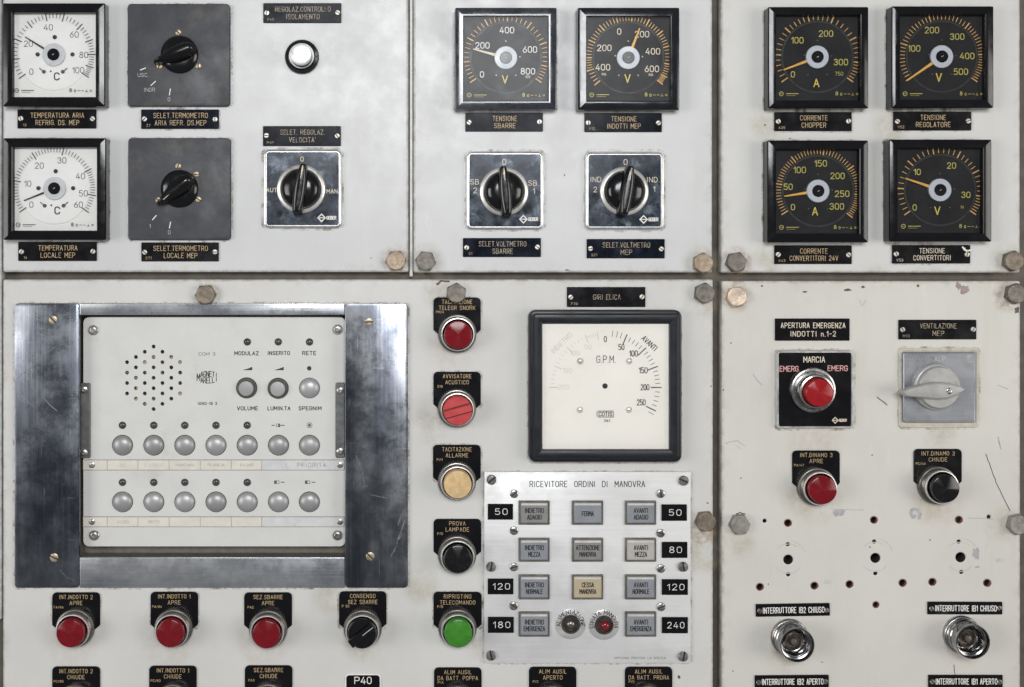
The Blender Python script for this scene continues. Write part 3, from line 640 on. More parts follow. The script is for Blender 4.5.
def gauge(label, box, dial, hub, angs, minor, nums, unit, needle, style, small=(), face_dots=(), group=None):
    fx, fy = (box[0]+box[1])/2, (box[2]+box[3])/2
    t = Thing('dial_gauge', label, 'gauge', fx, fy, 14.0)
    white = style == 'white'
    cx, cy, w, h = bezel(t, *box, lip=(dial[0]-box[0]+box[1]-dial[1])/4+(dial[2]-box[2]+box[3]-dial[3])/4,
                         mat={'white': 'black_gloss', 'polished': 'polished_bezel', 'half': 'black_gloss_worn', 'dark': 'black_gloss'}[style])
    HD = 7.5; k = K(HD)
    a, b = t.L(dial[0]-1.5, dial[2]-1.5, HD), t.L(dial[1]+1.5, dial[3]+1.5, HD)
    t.part('dial_face', MB().rr((a[0]+b[0])/2, (a[1]+b[1])/2, b[0]-a[0], a[1]-b[1], 1.5, [(0, HD-3), (0, HD)], 3), 'dial_white' if white else 'dial_dark')
    c = t.L(*hub, HD)
    if white: t.part('dial_disc', MB().lathe([(36*k, HD), (35.4*k, HD+0.5)], *c, n=64), 'dial_disc')
    else: t.part('dial_ring', MB().lathe([(36.4*k, HD), (36.2*k, HD+0.3), (34.5*k, HD+0.3), (34.3*k, HD)], *c, n=64, cap_top=False), 'ink')
    z = HD+(0.75 if white else 0.3)
    mb = MB()
    tk = {'white': ('soft_ink', 'ink'), 'polished': ('tick_orange', 'white_paint'), 'half': ('tick_orange', 'warm_white'), 'dark': ('tick_orange', 'olive')}[style]
    if white: ticks(mb, c, angs, minor, 34.2*k, 40.6*k, 36.6*k, 1.05, 0.62, z)
    else: ticks(mb, c, angs, minor, 36.8*k, 42.0*k, 37.2*k, 1.2, 0.68, z, half=True)
    if style == 'polished': pass
    t.part('scale_marks', mb, tk[0], smooth=0)
    mb = MB()
    for s, x, y in nums:
        p = t.L(x, y, HD); text(mb, s, *p, (5.6 if len(s) < 3 or white else 5.8), 0.62 if white else 0.82, z, gap=1.6)
    for s, x, y, hh in small:
        p = t.L(x, y, HD); text(mb, s, *p, hh, 0.4, z, gap=1.4)
    t.part('numerals', mb, 'soft_ink' if white else tk[1], smooth=0)
    mb = MB(); p = t.L(unit[1], unit[2], HD)
    text(mb, unit[0], *p, 7.4 if not white else 7.0, 1.1 if not white else 1.2, z)
    if white: text(mb, 'd', p[0]-6, p[1]+3.6, 4, 0.8, z)
    t.part('unit_mark', mb, 'ink' if white else 'yellow', smooth=0)
    # maker's ring and class marks printed along the foot of the dial
    mb = MB(); q = t.L(dial[0]+5.2, dial[3]-5.2, HD)
    mb.ribbon(circ(*q, 2.0, 14)+[circ(*q, 2.0, 14)[0]], 0.65, z); mb.ribbon([(q[0]-1, q[1]), (q[0]+1, q[1])], 0.5, z)
    mb.ribbon([(q[0]+5, q[1]+.1), (q[0]+17, q[1]+.1)], 0.75, z); mb.ribbon([(q[0]+5, q[1]-1.8), (q[0]+14, q[1]-1.8)], 0.3, z)
    q = t.L(dial[1]-25, dial[3]-5.0, HD)
    text(mb, '8', q[0], q[1]+.5, 3.4, 0.6, z); text(mb, '0', q[0]+4.4, q[1]-.2, 2.4, 0.5, z); mb.ribbon([(q[0]+7, q[1]), (q[0]+9.5, q[1])], 0.5, z)
    mb.ribbon([(q[0]+11, q[1]), (q[0]+13, q[1])], 0.5, z); mb.ribbon([(q[0]+14.6, q[1]-1), (q[0]+17, q[1]-1)], 0.5, z); mb.ribbon([(q[0]+15.8, q[1]-.8), (q[0]+15.8, q[1]+1)], 0.5, z)
    mb.ribbon(circ(q[0]+20, q[1], .8, 8)+[circ(q[0]+20, q[1], .8, 8)[0]], 0.5, z)
    t.part('maker_marks', mb, 'soft_ink' if white else 'olive', smooth=0)
    for x, y in face_dots:
        p = t.L(x, y, HD); t.part('dial_screw', MB().lathe([(2.1, z), (2.0, z+0.8), (1.2, z+1.1)], *p, n=14), 'ink')
    if white:
        for sg in (-1, 1):
            p = (c[0]+sg*9.4, c[1]-17.2); mb = MB().lathe([(1.9, z), (1.8, z+0.8), (1, z+1.1)], *p, n=12)
            mb.ribbon([(p[0]-0.6*(-sg), p[1]+.4), (p[0]+sg*4.2*(1 if sg > 0 else 1), p[1]+3.4)], 0.9, z+.4); t.part('dial_screw', mb, 'soft_ink')
    else:
        mb = MB()
        for dx, dy in ((-9.5, -17.5), (9.8, -17.5), (-13, 2), (0, 16.5), (14, 1)):
            mb.poly(circ(c[0]+dx, c[1]+dy, 0.8, 8), z)
        t.part('dial_dots', mb, 'grey_paint' if style != 'dark' else 'soft_ink', smooth=0)
    # needle, hub
    HN = 9.6
    p0, p1 = t.L(needle[0], needle[1], HN), t.L(needle[2], needle[3], HN); hc = t.L(*hub, HN)
    dx, dy = p1[0]-hc[0], p1[1]-hc[1]; l = math.hypot(dx, dy); nx, ny = -dy/l, dx/l
    wa, wb = (1.15, 0.45) if white else (1.7, 0.6)
    nd = MB().prism([(hc[0]-nx*wa, hc[1]-ny*wa), (p1[0]-nx*wb, p1[1]-ny*wb), (p1[0]+nx*wb, p1[1]+ny*wb), (hc[0]+nx*wa, hc[1]+ny*wa)], HN-0.7, HN)
    t.part('needle', nd, {'white': 'ink', 'polished': 'warm_white'}.get(style, 'orange'), smooth=0)
    t.part('hub_collar', MB().lathe([(11.3, HD), (11.3, HN+0.2), (10.8, HN+0.6), (6.2, HN+0.6)], *hc, n=40), 'collar' if not white else 'collar_pale')
    hb = MB().lathe([(6.0, HN), (6.0, HN+1.2), (5.6, HN+1.6), (0.4, HN+1.6)], *hc, n=28)
    text(hb, '-', hc[0], hc[1], 5, 0.7, HN+1.75, rot=0.5, mi=1); t.part('hub_cap', hb, ['plate_black', 'grey_paint'])
    # glass
    a, b = t.L(dial[0]-0.6, dial[2]-0.6, 12.4), t.L(dial[1]+0.6, dial[3]+0.6, 12.4)
    t.part('glass_pane', MB().rr((a[0]+b[0])/2, (a[1]+b[1])/2, b[0]-a[0], a[1]-b[1], 1.0, [(0, 12.4)], 2), {'polished': 'glass_smudged', 'half': 'glass_light'}.get(style, 'glass_clear'), smooth=0)
    return t
def off(ox, oy, s, pts): return [(p[0], ox+p[1]/s, oy+p[2]/s) for p in pts]
gauge('white-faced air temperature gauge with needle just past 20, top left corner of the panel', (2.5, 105, 3, 106.4), (11.6, 95.8, 12.2, 95.8), (53.6, 54.6),
      [215, 187, 158, 128.5, 101, 75, 46.6, 21, 0, -18.6, -33], 5, off(0, 0, 4.907, [('0', 155, 352), ('20', 140, 215), ('40', 238, 135), ('60', 365, 170), ('80', 412, 270), ('100', 385, 345)]),
      ('C', 57, 76.5), (43.8, 47.9, 24.9, 36.7), 'white', face_dots=[(38, 54.6), (55, 37.3), (72.8, 54.6)])
gauge('white-faced local temperature gauge with needle low, scale ending at 60', (3, 106, 138, 240), (13, 97.5, 147, 230), (54.4, 188.4),
      [214.5, 169, 122, 76.7, 28, -10, -35], [10, 10, 10, 10, 10, 6], off(0, 125, 4.43, [('0', 140, 353), ('10', 124, 260), ('20', 175, 180), ('30', 275, 157), ('40', 357, 227), ('50', 370, 303), ('60', 348, 353)]),
      ('C', 57.5, 210.5), (43.3, 192.7, 23.7, 200.6), 'white', face_dots=[(38.8, 188.2), (56, 171.3), (73.4, 188.2)])
gauge('hazy dark gauge with shiny polished bezel and white numerals from 0 to 800', (455.2, 556.8, 7.5, 109.5), (464, 548.6, 15.8, 100.3), (505.8, 57.7),
      [215, 186, 152.6, 119, 87.5, 54, 20.7, -12, -35], 5, off(410, 0, 4.906, [('0', 353, 365), ('200', 355, 223), ('400', 475, 148), ('600', 588, 243), ('800', 578, 350)]),
      ('V', 505, 79.5), (494, 55, 473.2, 48.9), 'polished', small=[('KV', 528, 76.8, 2.6)])
gauge('dark centre-zero voltage gauge with orange needle pointing to upper right', (578, 679.6, 7.5, 110), (586.5, 671, 16, 100), (628.3, 57.7),
      [219, 198, 180, 156, 131.6, 106.7, 84.8, 61, 38, 16, -9, -27, -38], [4, 5, 5, 5, 5, 5, 5, 5, 5, 5, 5, 5], off(560, 0, 4.906, [('0', 290, 155), ('200', 217, 235), ('400', 210, 330), ('200', 402, 168), ('400', 455, 252), ('600', 450, 338)]),
      ('V', 627.5, 78.5), (632.4, 47.3, 639.7, 28.3), 'half', small=[('MA', 604, 74.3, 2.4), ('MA', 651, 74.8, 2.4)])
gauge('dark ammeter above the CORRENTE CHOPPER plate, numerals 0 to 300', (768.3, 868.8, 6.7, 108.4), (776, 861.7, 15, 99), (817.3, 57),
      [215, 177, 138, 103, 68, 27, -7.6, -35], [5, 5, 5, 5, 5, 5, 6], off(750, 0, 4.907, [('0', 210, 365), ('100', 232, 198), ('200', 372, 165), ('300', 445, 305)]),
      ('A', 816.3, 83), (806, 61.7, 783.6, 69.9), 'dark', small=[('750', 839, 73.8, 3.4)])
gauge('dark voltmeter above the TENSIONE REGOLATORE plate, needle resting at zero', (892, 994, 6, 108), (899.8, 986, 15, 99), (941.7, 56.6),
      [214, 162, 107.6, 50.5, 3, -35.5], 10, off(880, 0, 4.9097, [('100', 167, 238), ('200', 254, 148), ('300', 378, 180), ('400', 427, 275), ('500', 396, 352)]),
      ('V', 938.7, 77.4), (931, 64.2, 906.5, 80.9), 'dark')
gauge('dark ammeter above the CORRENTE CONVERTITORI 24V plate, needle near 40', (767.5, 868.6, 140.3, 242.5), (776.2, 860, 149, 232.6), (818, 191),
      [213, 170, 128, 82, 35.5, -5, -37.7], 10, off(750, 130, 4.579, [('0', 196, 353), ('50', 174, 260), ('100', 227, 183), ('150', 323, 153), ('200', 400, 210), ('250', 421, 292), ('300', 397, 350)]),
      ('A', 814.9, 211.3), (806.3, 193, 784.5, 196.2), 'dark')
gauge('dark voltmeter above the TENSIONE CONVERTITORI plate, numerals 0 to 30', (889.4, 992, 139.4, 241.7), (898, 985.4, 148.5, 231.5), (940, 190),
      [215, 178, 138, 100, 62, 27, -8.7, -34.6], [5, 5, 5, 5, 5, 5, 6], off(880, 130, 4.5833, [('0', 158, 355), ('10', 170, 192), ('20', 327, 163), ('30', 393, 297)]),
      ('V', 937.2, 210.7), (928, 187.8, 905.7, 178.4), 'dark', small=[('N', 962, 207, 3)])

def propeller_gauge():
    t = Thing('revolution_gauge', 'large square cream revolution gauge without a needle, in a rounded black frame', 'gauge', 605.3, 386, 12.0)
    HF = 14.0
    a, b = t.L(529, 310, 8.5), t.L(681.6, 462, 8.5); cx, cy, w, h = (a[0]+b[0])/2, (a[1]+b[1])/2, b[0]-a[0], a[1]-b[1]
    mb = MB().rr(cx, cy, w, h, 7, [(0, 0), (0, HF-5.5), (0.8, HF-4.2), (2.4, HF-3.6), (3.6, HF-3.6), (4.0, HF-1.2), (4.6, HF-0.3), (5.6, HF), (11.6, HF-0.2), (12.6, HF-0.8), (13.0, HF-3.0), (13.1, 6)], 6, cap_top=False)
    t.part('bezel', mb, 'dark_bezel', smooth=30)
    HD = 9.0; k = K(HD)
    a, b = t.L(541, 324, HD), t.L(671, 451.4, HD)
    t.part('dial_face', MB().rr((a[0]+b[0])/2, (a[1]+b[1])/2, b[0]-a[0], a[1]-b[1], 2, [(0, HD-3), (0, HD)], 3), 'dial_cream')
    c = t.L(605, 386.5, HD); z = HD+0.25
    R = [78, 67, 43.4, 21, -1, -25.7]
    mb = MB()
    for i, a in enumerate([82, 77, 72.5]): 
        ca, sa = math.cos(math.radians(a)), math.sin(math.radians(a)); mb.ribbon([(c[0]+50*ca, c[1]+50*sa), (c[0]+56*ca, c[1]+56*sa)], 0.5, z)
    ticks(mb, c, R[1:], 5, 46*k, 55*k, 50.5*k, 1.05, 0.55, z)
    for a in (-30,): 
        ca, sa = math.cos(math.radians(a)), math.sin(math.radians(a)); mb.ribbon([(c[0]+50*ca, c[1]+50*sa), (c[0]+55.5*ca, c[1]+55.5*sa)], 0.5, z)
    t.part('scale_marks', mb, 'soft_ink', smooth=0)
    mb = MB(); ticks(mb, c, [98, 111, 134, 158, 181], 5, 47*k, 54*k, 51*k, 0.8, 0.5, z)
    for s, x, y in (('50', 588, 347), ('100', 575, 353), ('150', 567.5, 370.3), ('200', 563.5, 387)): text(mb, s, *t.L(x, y, HD), 4.4, 0.45, z)
    text(mb, 'INDIETRO', *t.L(561.5, 343, HD), 4.6, 0.5, z, rot=math.radians(44), gap=1.2)
    t.part('faded_marks', mb, 'faint_ink', smooth=0, label='sun-bleached left half of the scale')
    mb = MB()
    for s, x, y in (('0', 310, 203), ('50', 365, 230), ('100', 407, 252), ('150', 440, 310), ('200', 446, 368), ('250', 433, 420)):
        text(mb, s, *t.L(515+x/3.433, 280+y/3.433, HD), 5.4, 0.72, z, gap=1.4, width=2.4 if s == '0' else 2.75*len(s)-.2)
    text(mb, 'AVANTI', *t.L(649.5, 343.2, HD), 5.0, 0.7, z, width=17.5, rot=math.radians(-43), gap=1.3)
    text(mb, 'G.P.M.', *t.L(606, 359.2, HD), 6.8, 0.6, z, width=18.5, gap=1.9)
    t.part('numerals', mb, 'ink', smooth=0)
    mb = MB(); p = t.L(605, 414, HD)
    mb.ribbon([(p[0]-8, p[1]+2), (p[0]-7, p[1]+3), (p[0]+8, p[1]+3), (p[0]+8.5, p[1]-3), (p[0]-6.5, p[1]-3), (p[0]-8, p[1]-1.5), (p[0]-8, p[1]+2)], 0.6, z)
    text(mb, 'COTIS', p[0]+.4, p[1], 4.0, 0.75, z+.03, width=13); text(mb, 'ITALY', p[0]+2.2, p[1]-6.6, 2.2, 0.4, z, width=6)
    t.part('maker_marks', mb, 'soft_ink', smooth=0)
    dome = mesh_of(MB().lathe([(3.4, 0), (3.3, 0.8), (2.6, 1.8), (1.4, 2.4), (0.4, 2.6)], n=20), 'dial_screw', 'collar_chrome')
    for x, y in ((580.2, 361), (629.2, 361), (580, 409.6), (628.6, 409.6)): t.put('dial_screw', dome, *t.L(x, y, HD), HD)
    mb = MB().lathe([(2.7, HD), (2.6, HD+0.4), (1.9, HD+0.45), (1.8, HD+0.2)], *t.L(605, 386, HD), n=18, mi=0)
    t.part('spindle', mb, 'ink')
    a, b = t.L(541.6, 324.6, 11.6), t.L(670.4, 450.8, 11.6)
    t.part('glass_pane', MB().rr((a[0]+b[0])/2, (a[1]+b[1])/2, b[0]-a[0], a[1]-b[1], 4, [(0, 11.6)], 3), 'glass_clear', smooth=0)
propeller_gauge()

# ================================================================== engraved name plates
def nameplate(label, x0, x1, y0, y1, lines, code='', mat='plate_black', tmat='gold', screws='screw_pale', th=4.7, stroke=0.5, rot=0.0, gap=2.1, name='name_plate', widths=None, tilt=(0, 0)):
    H = 1.6
    t = Thing(name, label, 'name plate', (x0+x1)/2, (y0+y1)/2, H, rot=rot, tilt=tilt)
    w, h = (x1-x0)*K(H), (y1-y0)*K(H)
    t.part('plate', MB().rr(0, 0, w, h, 0.7, [(0, 0), (0, H-0.4), (0.35, H)], 2), mat)
    mb = MB(); n = len(lines)
    for i, s in enumerate(lines):
        y = (0 if n == 1 else (3.7 if i == 0 else -3.7)*(h/19.4))
        text(mb, s, 0.6, y, th, stroke, H+0.08, gap=gap, width=(widths[i] if widths else None), jit=0.12)
    if code: text(mb, code, -w/2+7.4, -h/2+3.4, 2.4, 0.28, H+0.08, gap=2.2)
    t.part('lettering', mb, tmat, smooth=0)
    if screws:
        for sg in (-1, 1): t.put('screw', screw('slot', 2.5, screws, 1.3), sg*(w/2-3.6), random.uniform(-.5, .5), H-0.1, random.uniform(0, 3))
    return t
nameplate('black name plate reading TEMPERATURA ARIA REFRIG. DS. MEP', 17.3, 96.2, 109.4, 128.4, ['TEMPERATURA ARIA', 'REFRIG. DS. MEP'], '13', widths=[53, 43])
nameplate('black name plate reading TEMPERATURA LOCALE MEP', 18, 96.6, 242, 261, ['TEMPERATURA', 'LOCALE MEP'], '14', widths=[38.5, 34])
nameplate('black name plate reading SELET. TERMOMETRO ARIA REFR. DS. MEP', 141, 218.8, 109.4, 128.8, ['SELET.TERMOMETRO', 'ARIA REFR. DS.MEP'], '27', mat='plate_sheen', widths=[54, 51])
nameplate('black name plate reading SELET. TERMOMETRO LOCALE MEP', 141.2, 218.7, 242.4, 261.4, ['SELET.TERMOMETRO', 'LOCALE MEP'], 'C71', widths=[54, 33])
nameplate('shiny name plate reading REGOLAZ. CONTROLLO ISOLAMENTO above the bright round knob', 263.2, 341.3, 3, 22.8, ['REGOLAZ.CONTROLLO', 'ISOLAMENTO'], 'P40', mat='plate_sheen', tmat='faded_gold', widths=[55, 33])
nameplate('shiny name plate reading SELET. REGOLAZ. VELOCITA', 262.9, 340.8, 126, 146, ['SELET. REGOLAZ.', "VELOCITA'"], 'P4P', mat='plate_sheen', tmat='faded_gold', widths=[44, 26])
nameplate('smudged shiny name plate reading TENSIONE SBARRE', 465.4, 543, 112.7, 131.5, ['TENSIONE', 'SBARRE'], '', mat='plate_sheen', widths=[24, 21], tmat='gold')
nameplate('black name plate reading TENSIONE INDOTTI MEP', 584.5, 662, 113, 132, ['TENSIONE', 'INDOTTI MEP'], 'V12', mat='plate_sheen', tmat='gold', widths=[25, 33])
nameplate('smudged shiny name plate reading SELET. VOLTMETRO SBARRE', 463, 541, 238, 257, ['SELET.VOLTMETRO', 'SBARRE'], 'S1', mat='plate_sheen', tmat='faded_gold', widths=[47, 20])
nameplate('black name plate reading SELET. VOLTMETRO MEP', 586.8, 664.8, 239, 258.3, ['SELET.VOLTMETRO', 'MEP'], 'S21', mat='plate_sheen', tmat='faded_gold', widths=[47, 11])
nameplate('black name plate reading CORRENTE CHOPPER', 774.5, 852, 112, 131, ['CORRENTE', 'CHOPPER'], '435', widths=[27, 24])
nameplate('black name plate reading TENSIONE REGOLATORE', 893.6, 971.6, 111.6, 130.4, ['TENSIONE', 'REGOLATORE'], 'V52', widths=[25, 34])
nameplate('black name plate reading CORRENTE CONVERTITORI 24V', 774.5, 852, 245.3, 264, ['CORRENTE', 'CONVERTITORI 24V'], '443', widths=[27, 48])
cp = nameplate('black name plate with a chipped corner reading TENSIONE CONVERTITORI', 892.4, 970.5, 245, 263.5, ['TENSIONE', 'CONVERTITORI'], 'V53', widths=[25, 37], tmat='warm_white')
mb = MB().ribbon([(31, 7.2), (33, 4.4), (36, 3.4), (39.4, 4.2)], 1.5, 1.75); mb.ribbon([(33, 6.4), (35, 2)], 0.9, 1.8); cp.part('chipped_edge', mb, 'white_paint', smooth=0)
nameplate('black name plate reading GIRI ELICA above the cream revolution gauge', 567, 645.5, 287, 307, ['GIRI ELICA'], 'P30', tmat='faded_gold', th=4.8, widths=[27])
nameplate('black name plate reading VENTILAZIONE MEP', 898.8, 976.6, 319.8, 339.4, ['VENTILAZIONE', 'MEP'], 'M53', tmat='faded_gold', screws='ring_alu', widths=[36, 11])
nameplate('black name plate without screws reading APERTURA EMERGENZA INDOTTI n.1-2', 775.2, 849.8, 318.5, 340.7, ['APERTURA EMERGENZA', 'INDOTTI n.1-2'], '', tmat='warm_white', screws=None, widths=[64, 45], th=4.9, stroke=0.66, gap=2.3)
for lab, x0, x1, y0, y1, s, rot in (('narrow black name plate reading INTERRUTTORE IB2 CHIUSO', 756, 830, 603.8, 616.4, 'INTERRUTTORE IB2 CHIUSO', 0.9), ('narrow black name plate reading INTERRUTTORE IB1 CHIUSO', 927.8, 1002.6, 602, 614.6, 'INTERRUTTORE IB1 CHIUSO', -0.1),
                           ('narrow black name plate reading INTERRUTTORE IB2 APERTO, cut by the bottom edge', 755, 829, 675.4, 688, 'INTERRUTTORE IB2 APERTO', 0.5), ('narrow black name plate reading INTERRUTTORE IB1 APERTO, cut by the bottom edge', 928.6, 1003, 675.2, 687.8, 'INTERRUTTORE IB1 APERTO', 0)):
    nameplate(lab, x0, x1, y0, y1, [s], '', tmat='white_paint', th=5.4, stroke=0.72, rot=rot, screws='screw_steel', widths=[61])

# ================================================================== black square selector switches (upper left)
def pear(l_tip, l_end, hw, n=28):
    """outline of a pear-shaped pointer knob, tip toward -x"""
    up = []
    for i in range(n+1):
        u = i/n; x = -l_tip+(l_tip+l_end)*u
        s = u if u < 0.62 else None
        if u < 0.66: w = 1.2+(hw-1.2)*math.sin(math.pi/2*u/0.66)**1.35
        else: w = hw*math.sqrt(max(0.0, 1-((u-0.66)/0.34)**2.4))
        up.append((x, w))
    return [(x, -w) for x, w in up]+[(x, w) for x, w in reversed(up[:-1])][0:-1]
def pointer_switch(label, box, c, tip, screws, marks):
    t = Thing('selector_switch', label, 'switch', (box[0]+box[1])/2, (box[2]+box[3])/2, 4)
    w, h = (box[1]-box[0])*K(4), (box[3]-box[2])*K(4)
    t.part('plate', MB().rr(0, 0, w, h, 4, [(0, 0), (0, 3.2), (0.5, 3.8), (1.2, 4)], 5), 'bakelite')
    p = t.L(*c, 8); t.part('knob_base', MB().lathe([(18.6, 4), (18.6, 6.4), (18, 7.2), (15, 9.2), (10, 10.2), (3, 10.4)], *p, n=48), 'knob_black')
    q = t.L(*tip, 20); pc = t.L(*c, 20); ang = math.atan2(pc[1]-q[1], pc[0]-q[0]); lt = math.dist(q, pc)
    P = pear(lt, 18.5, 8.6); ca, sa = math.cos(ang), math.sin(ang)
    def lp(kx, ky, z, sh=0): return [(p[0]+(x*kx+sh)*ca-y*ky*sa, p[1]+(x*kx+sh)*sa+y*ky*ca, z) for x, y in P]
    t.part('pointer', MB().loft([lp(1, 1, 6), lp(1, 1, 13), lp(.985, .93, 17), lp(.95, .75, 20), lp(.86, .48, 22), lp(.6, .16, 22.8)]), 'knob_black', smooth=60)
    for x, y in screws: t.put('screw', screw('slot', 3.0, 'screw_brass', 1.5), *t.L(x, y, 4), 4, random.uniform(0, 3))
    mb = MB(); m2 = MB()
    for x0, y0, x1, y1 in marks[0]: mb.ribbon([t.L(x0, y0, 4), t.L(x1, y1, 4)], 0.9, 4.08)
    for s, x, y in marks[1]: text(m2, s, *t.L(x, y, 4), 3.6, 0.4, 4.08)
    t.part('position_marks', mb, 'white_paint', smooth=0); t.part('lettering', m2, 'grey_paint', smooth=0)
    return t
pointer_switch('upper black square selector switch, pointer knob toward USC., three position marks', (127.5, 230, 3.7, 106.4), (179, 54), (154.5, 63.5),
               [(178.5, 32.6), (159.7, 66), (198.5, 66)], ([(140.3, 70, 145.5, 68), (151, 85.5, 155.5, 81.3), (169.4, 95, 170.4, 89)], [('USC.', 143, 75), ('INGR', 149.5, 89.7), ('0', 169, 99.3)]))
sw = pointer_switch('lower black square selector switch with steeply tilted pointer knob and two positions', (128, 230.7, 138, 240), (179, 188.5), (158, 205),
               [(178.5, 166), (198.6, 199.4), (196.5, 174.3), (158.6, 200)], ([(152.5, 219.8, 156.2, 215.5), (169.4, 228, 170.6, 222)], [('1', 150, 226), ('0', 169.3, 232.2)]))
sw.part('pointer_line', MB().ribbon([sw.L(163.5, 199.5, 22), sw.L(170, 193.5, 22)], 0.8, 22.6), 'screw_brass', smooth=0)

def bright_knob():
    t = Thing('polished_knob', 'round knob with bright polished face and black skirt', 'knob', 302, 56.8, 2)
    t.part('skirt', MB().lathe([(17, 0), (17, 3), (16.2, 4), (13.5, 4.6), (12.5, 8)], n=48), 'black_gloss_worn')
    t.part('cap', MB().lathe([(10.4, 6), (10.4, 17), (9.9, 17.8), (8, 18.3), (2, 18.5)], n=40), 'bright_cap')
M['bright_cap'] = plain('bright_cap', (0.80, 0.80, 0.79), 0.32, metal=0.55, var=0.05)
bright_knob()

# ================================================================== square cam switches with trim
def diamond_logo(mb, x, y, z, s=1.0, name='GEBER'):
    mb.ribbon([(x-3.4*s, y), (x, y+3.4*s), (x+3.4*s, y), (x, y-3.4*s), (x-3.4*s, y)], 1.0*s, z)
    mb.ribbon([(x-2*s, y), (x+2*s, y)], 0.8*s, z+.03)
    text(mb, name, x+9*s, y, 2.8*s, 0.62*s, z, width=8.6*s)
def cam_switch(label, outer, inner, c, tilt_deg, texts, mat='plate_blue', rk=1.0):
    HP = 4.0
    t = Thing('cam_switch', label, 'switch', (outer[0]+outer[1])/2, (outer[2]+outer[3])/2, HP)
    w, h = (outer[1]-outer[0])*K(HP), (outer[3]-outer[2])*K(HP)
    ins = ((inner[0]-outer[0])+(outer[1]-inner[1])+(inner[2]-outer[2])+(outer[3]-inner[3]))/4
    t.part('trim', MB().rr(0, 0, w, h, 6, [(0, 0), (0, 1.0), (0.6, 3.4), (ins-1.5, HP-.2), (ins-1.0, HP+.3), (ins-0.2, HP+.3), (ins+0.2, 2)], 5, cap_top=False), 'trim_chrome')
    t.part('plate', MB().rr(0, 0, w-2*ins+.4, h-2*ins+.4, 4, [(0, 0), (0, HP-0.8)], 4), mat)
    p = t.L(*c, 9); z0 = HP-0.8
    t.part('collar', MB().lathe([(24.4*rk, z0), (24.2*rk, z0+2.2), (23.6*rk, z0+2.9), (20.9*rk, z0+3.6), (20.2*rk, z0+3.2), (20*rk, z0+1)], *p, n=56, cap_top=False), 'collar_chrome')
    t.part('knob', MB().lathe([(19.4*rk, z0), (19.4*rk, z0+5), (18.6*rk, z0+7.5), (15*rk, z0+10), (9, z0+11.6), (2, z0+12)], *p, n=48), 'knob_black')
    # the grip: a ridge across the knob, narrow at its pointing end
    a = math.radians(90+tilt_deg); ca, sa = math.cos(a), math.sin(a); N = 22; half = []
    for i in range(N+1):
        u = -1+2*i/N
        wd = 7.2*(1-abs(u)**2.2)+ (2.6 if u > 0 else 4.6)*abs(u)**2.2
        half.append((u*24.6*rk, wd))
    P = [(x, -w_) for x, w_ in half]+[(x, w_) for x, w_ in reversed(half)]
    def lp(k, kx, z): return [(p[0]+x*kx*ca-y*k*sa, p[1]+x*kx*sa+y*k*ca, z) for x, y in P]
    t.part('grip', MB().loft([lp(1, 1, z0+2), lp(.9, 1, z0+12), lp(.78, .985, z0+18), lp(.6, .96, z0+20), lp(.25, .93, z0+20.6)]), 'knob_black', smooth=50)
    gl = MB().ribbon([(p[0]+10*ca, p[1]+10*sa), (p[0]+22*ca, p[1]+22*sa)], 0.6, z0+20.8); t.part('pointer_line', gl, 'screw_brass', smooth=0)
    for s, x, y, hh in texts:
        mb = MB(); text(mb, s, *t.L(x, y, HP), hh, 0.6, z0+.08, gap=2.0); t.part('lettering', mb, 'warm_white', smooth=0)
    mb = MB(); diamond_logo(mb, *t.L(outer[1]-20.5, outer[3]-10.6, HP), z0+.08, 1.08)
    t.part('maker_mark', mb, 'white_paint', smooth=0)
    return t
cam_switch('square cam switch marked AUT and MAN below the bright round knob', (263.6, 342, 149, 228.4), (266.3, 338.6, 152.6, 224.8), (300.7, 188.8), -8, [("AUT", 271.6, 190, 3.8), ('MAN', 332.0, 191.2, 3.8), ('0', 302, 159, 4.5)])
cam_switch('square cam switch marked SB. 2 and SB. 1', (466, 544, 151, 229.8), (469, 541, 154.8, 226), (504.4, 191.3), 5, [('SB.', 475.5, 181.8, 4.8), ('2', 475.3, 190.3, 5), ('SB.', 533.5, 183, 4.8), ('1', 534, 191, 5), ('0', 504.4, 161.8, 5.4)])
cam_switch('square cam switch marked IND. 2 and IND. 1', (585, 664.3, 151.4, 230), (589, 661, 155, 226.6), (625.2, 191), -9, [('IND.', 596.8, 179.4, 4.8), ('2', 595.4, 189.4, 5), ('IND.', 653.2, 179.6, 4.8), ('1', 654.3, 189, 5), ('0', 625.7, 162, 5.4)])

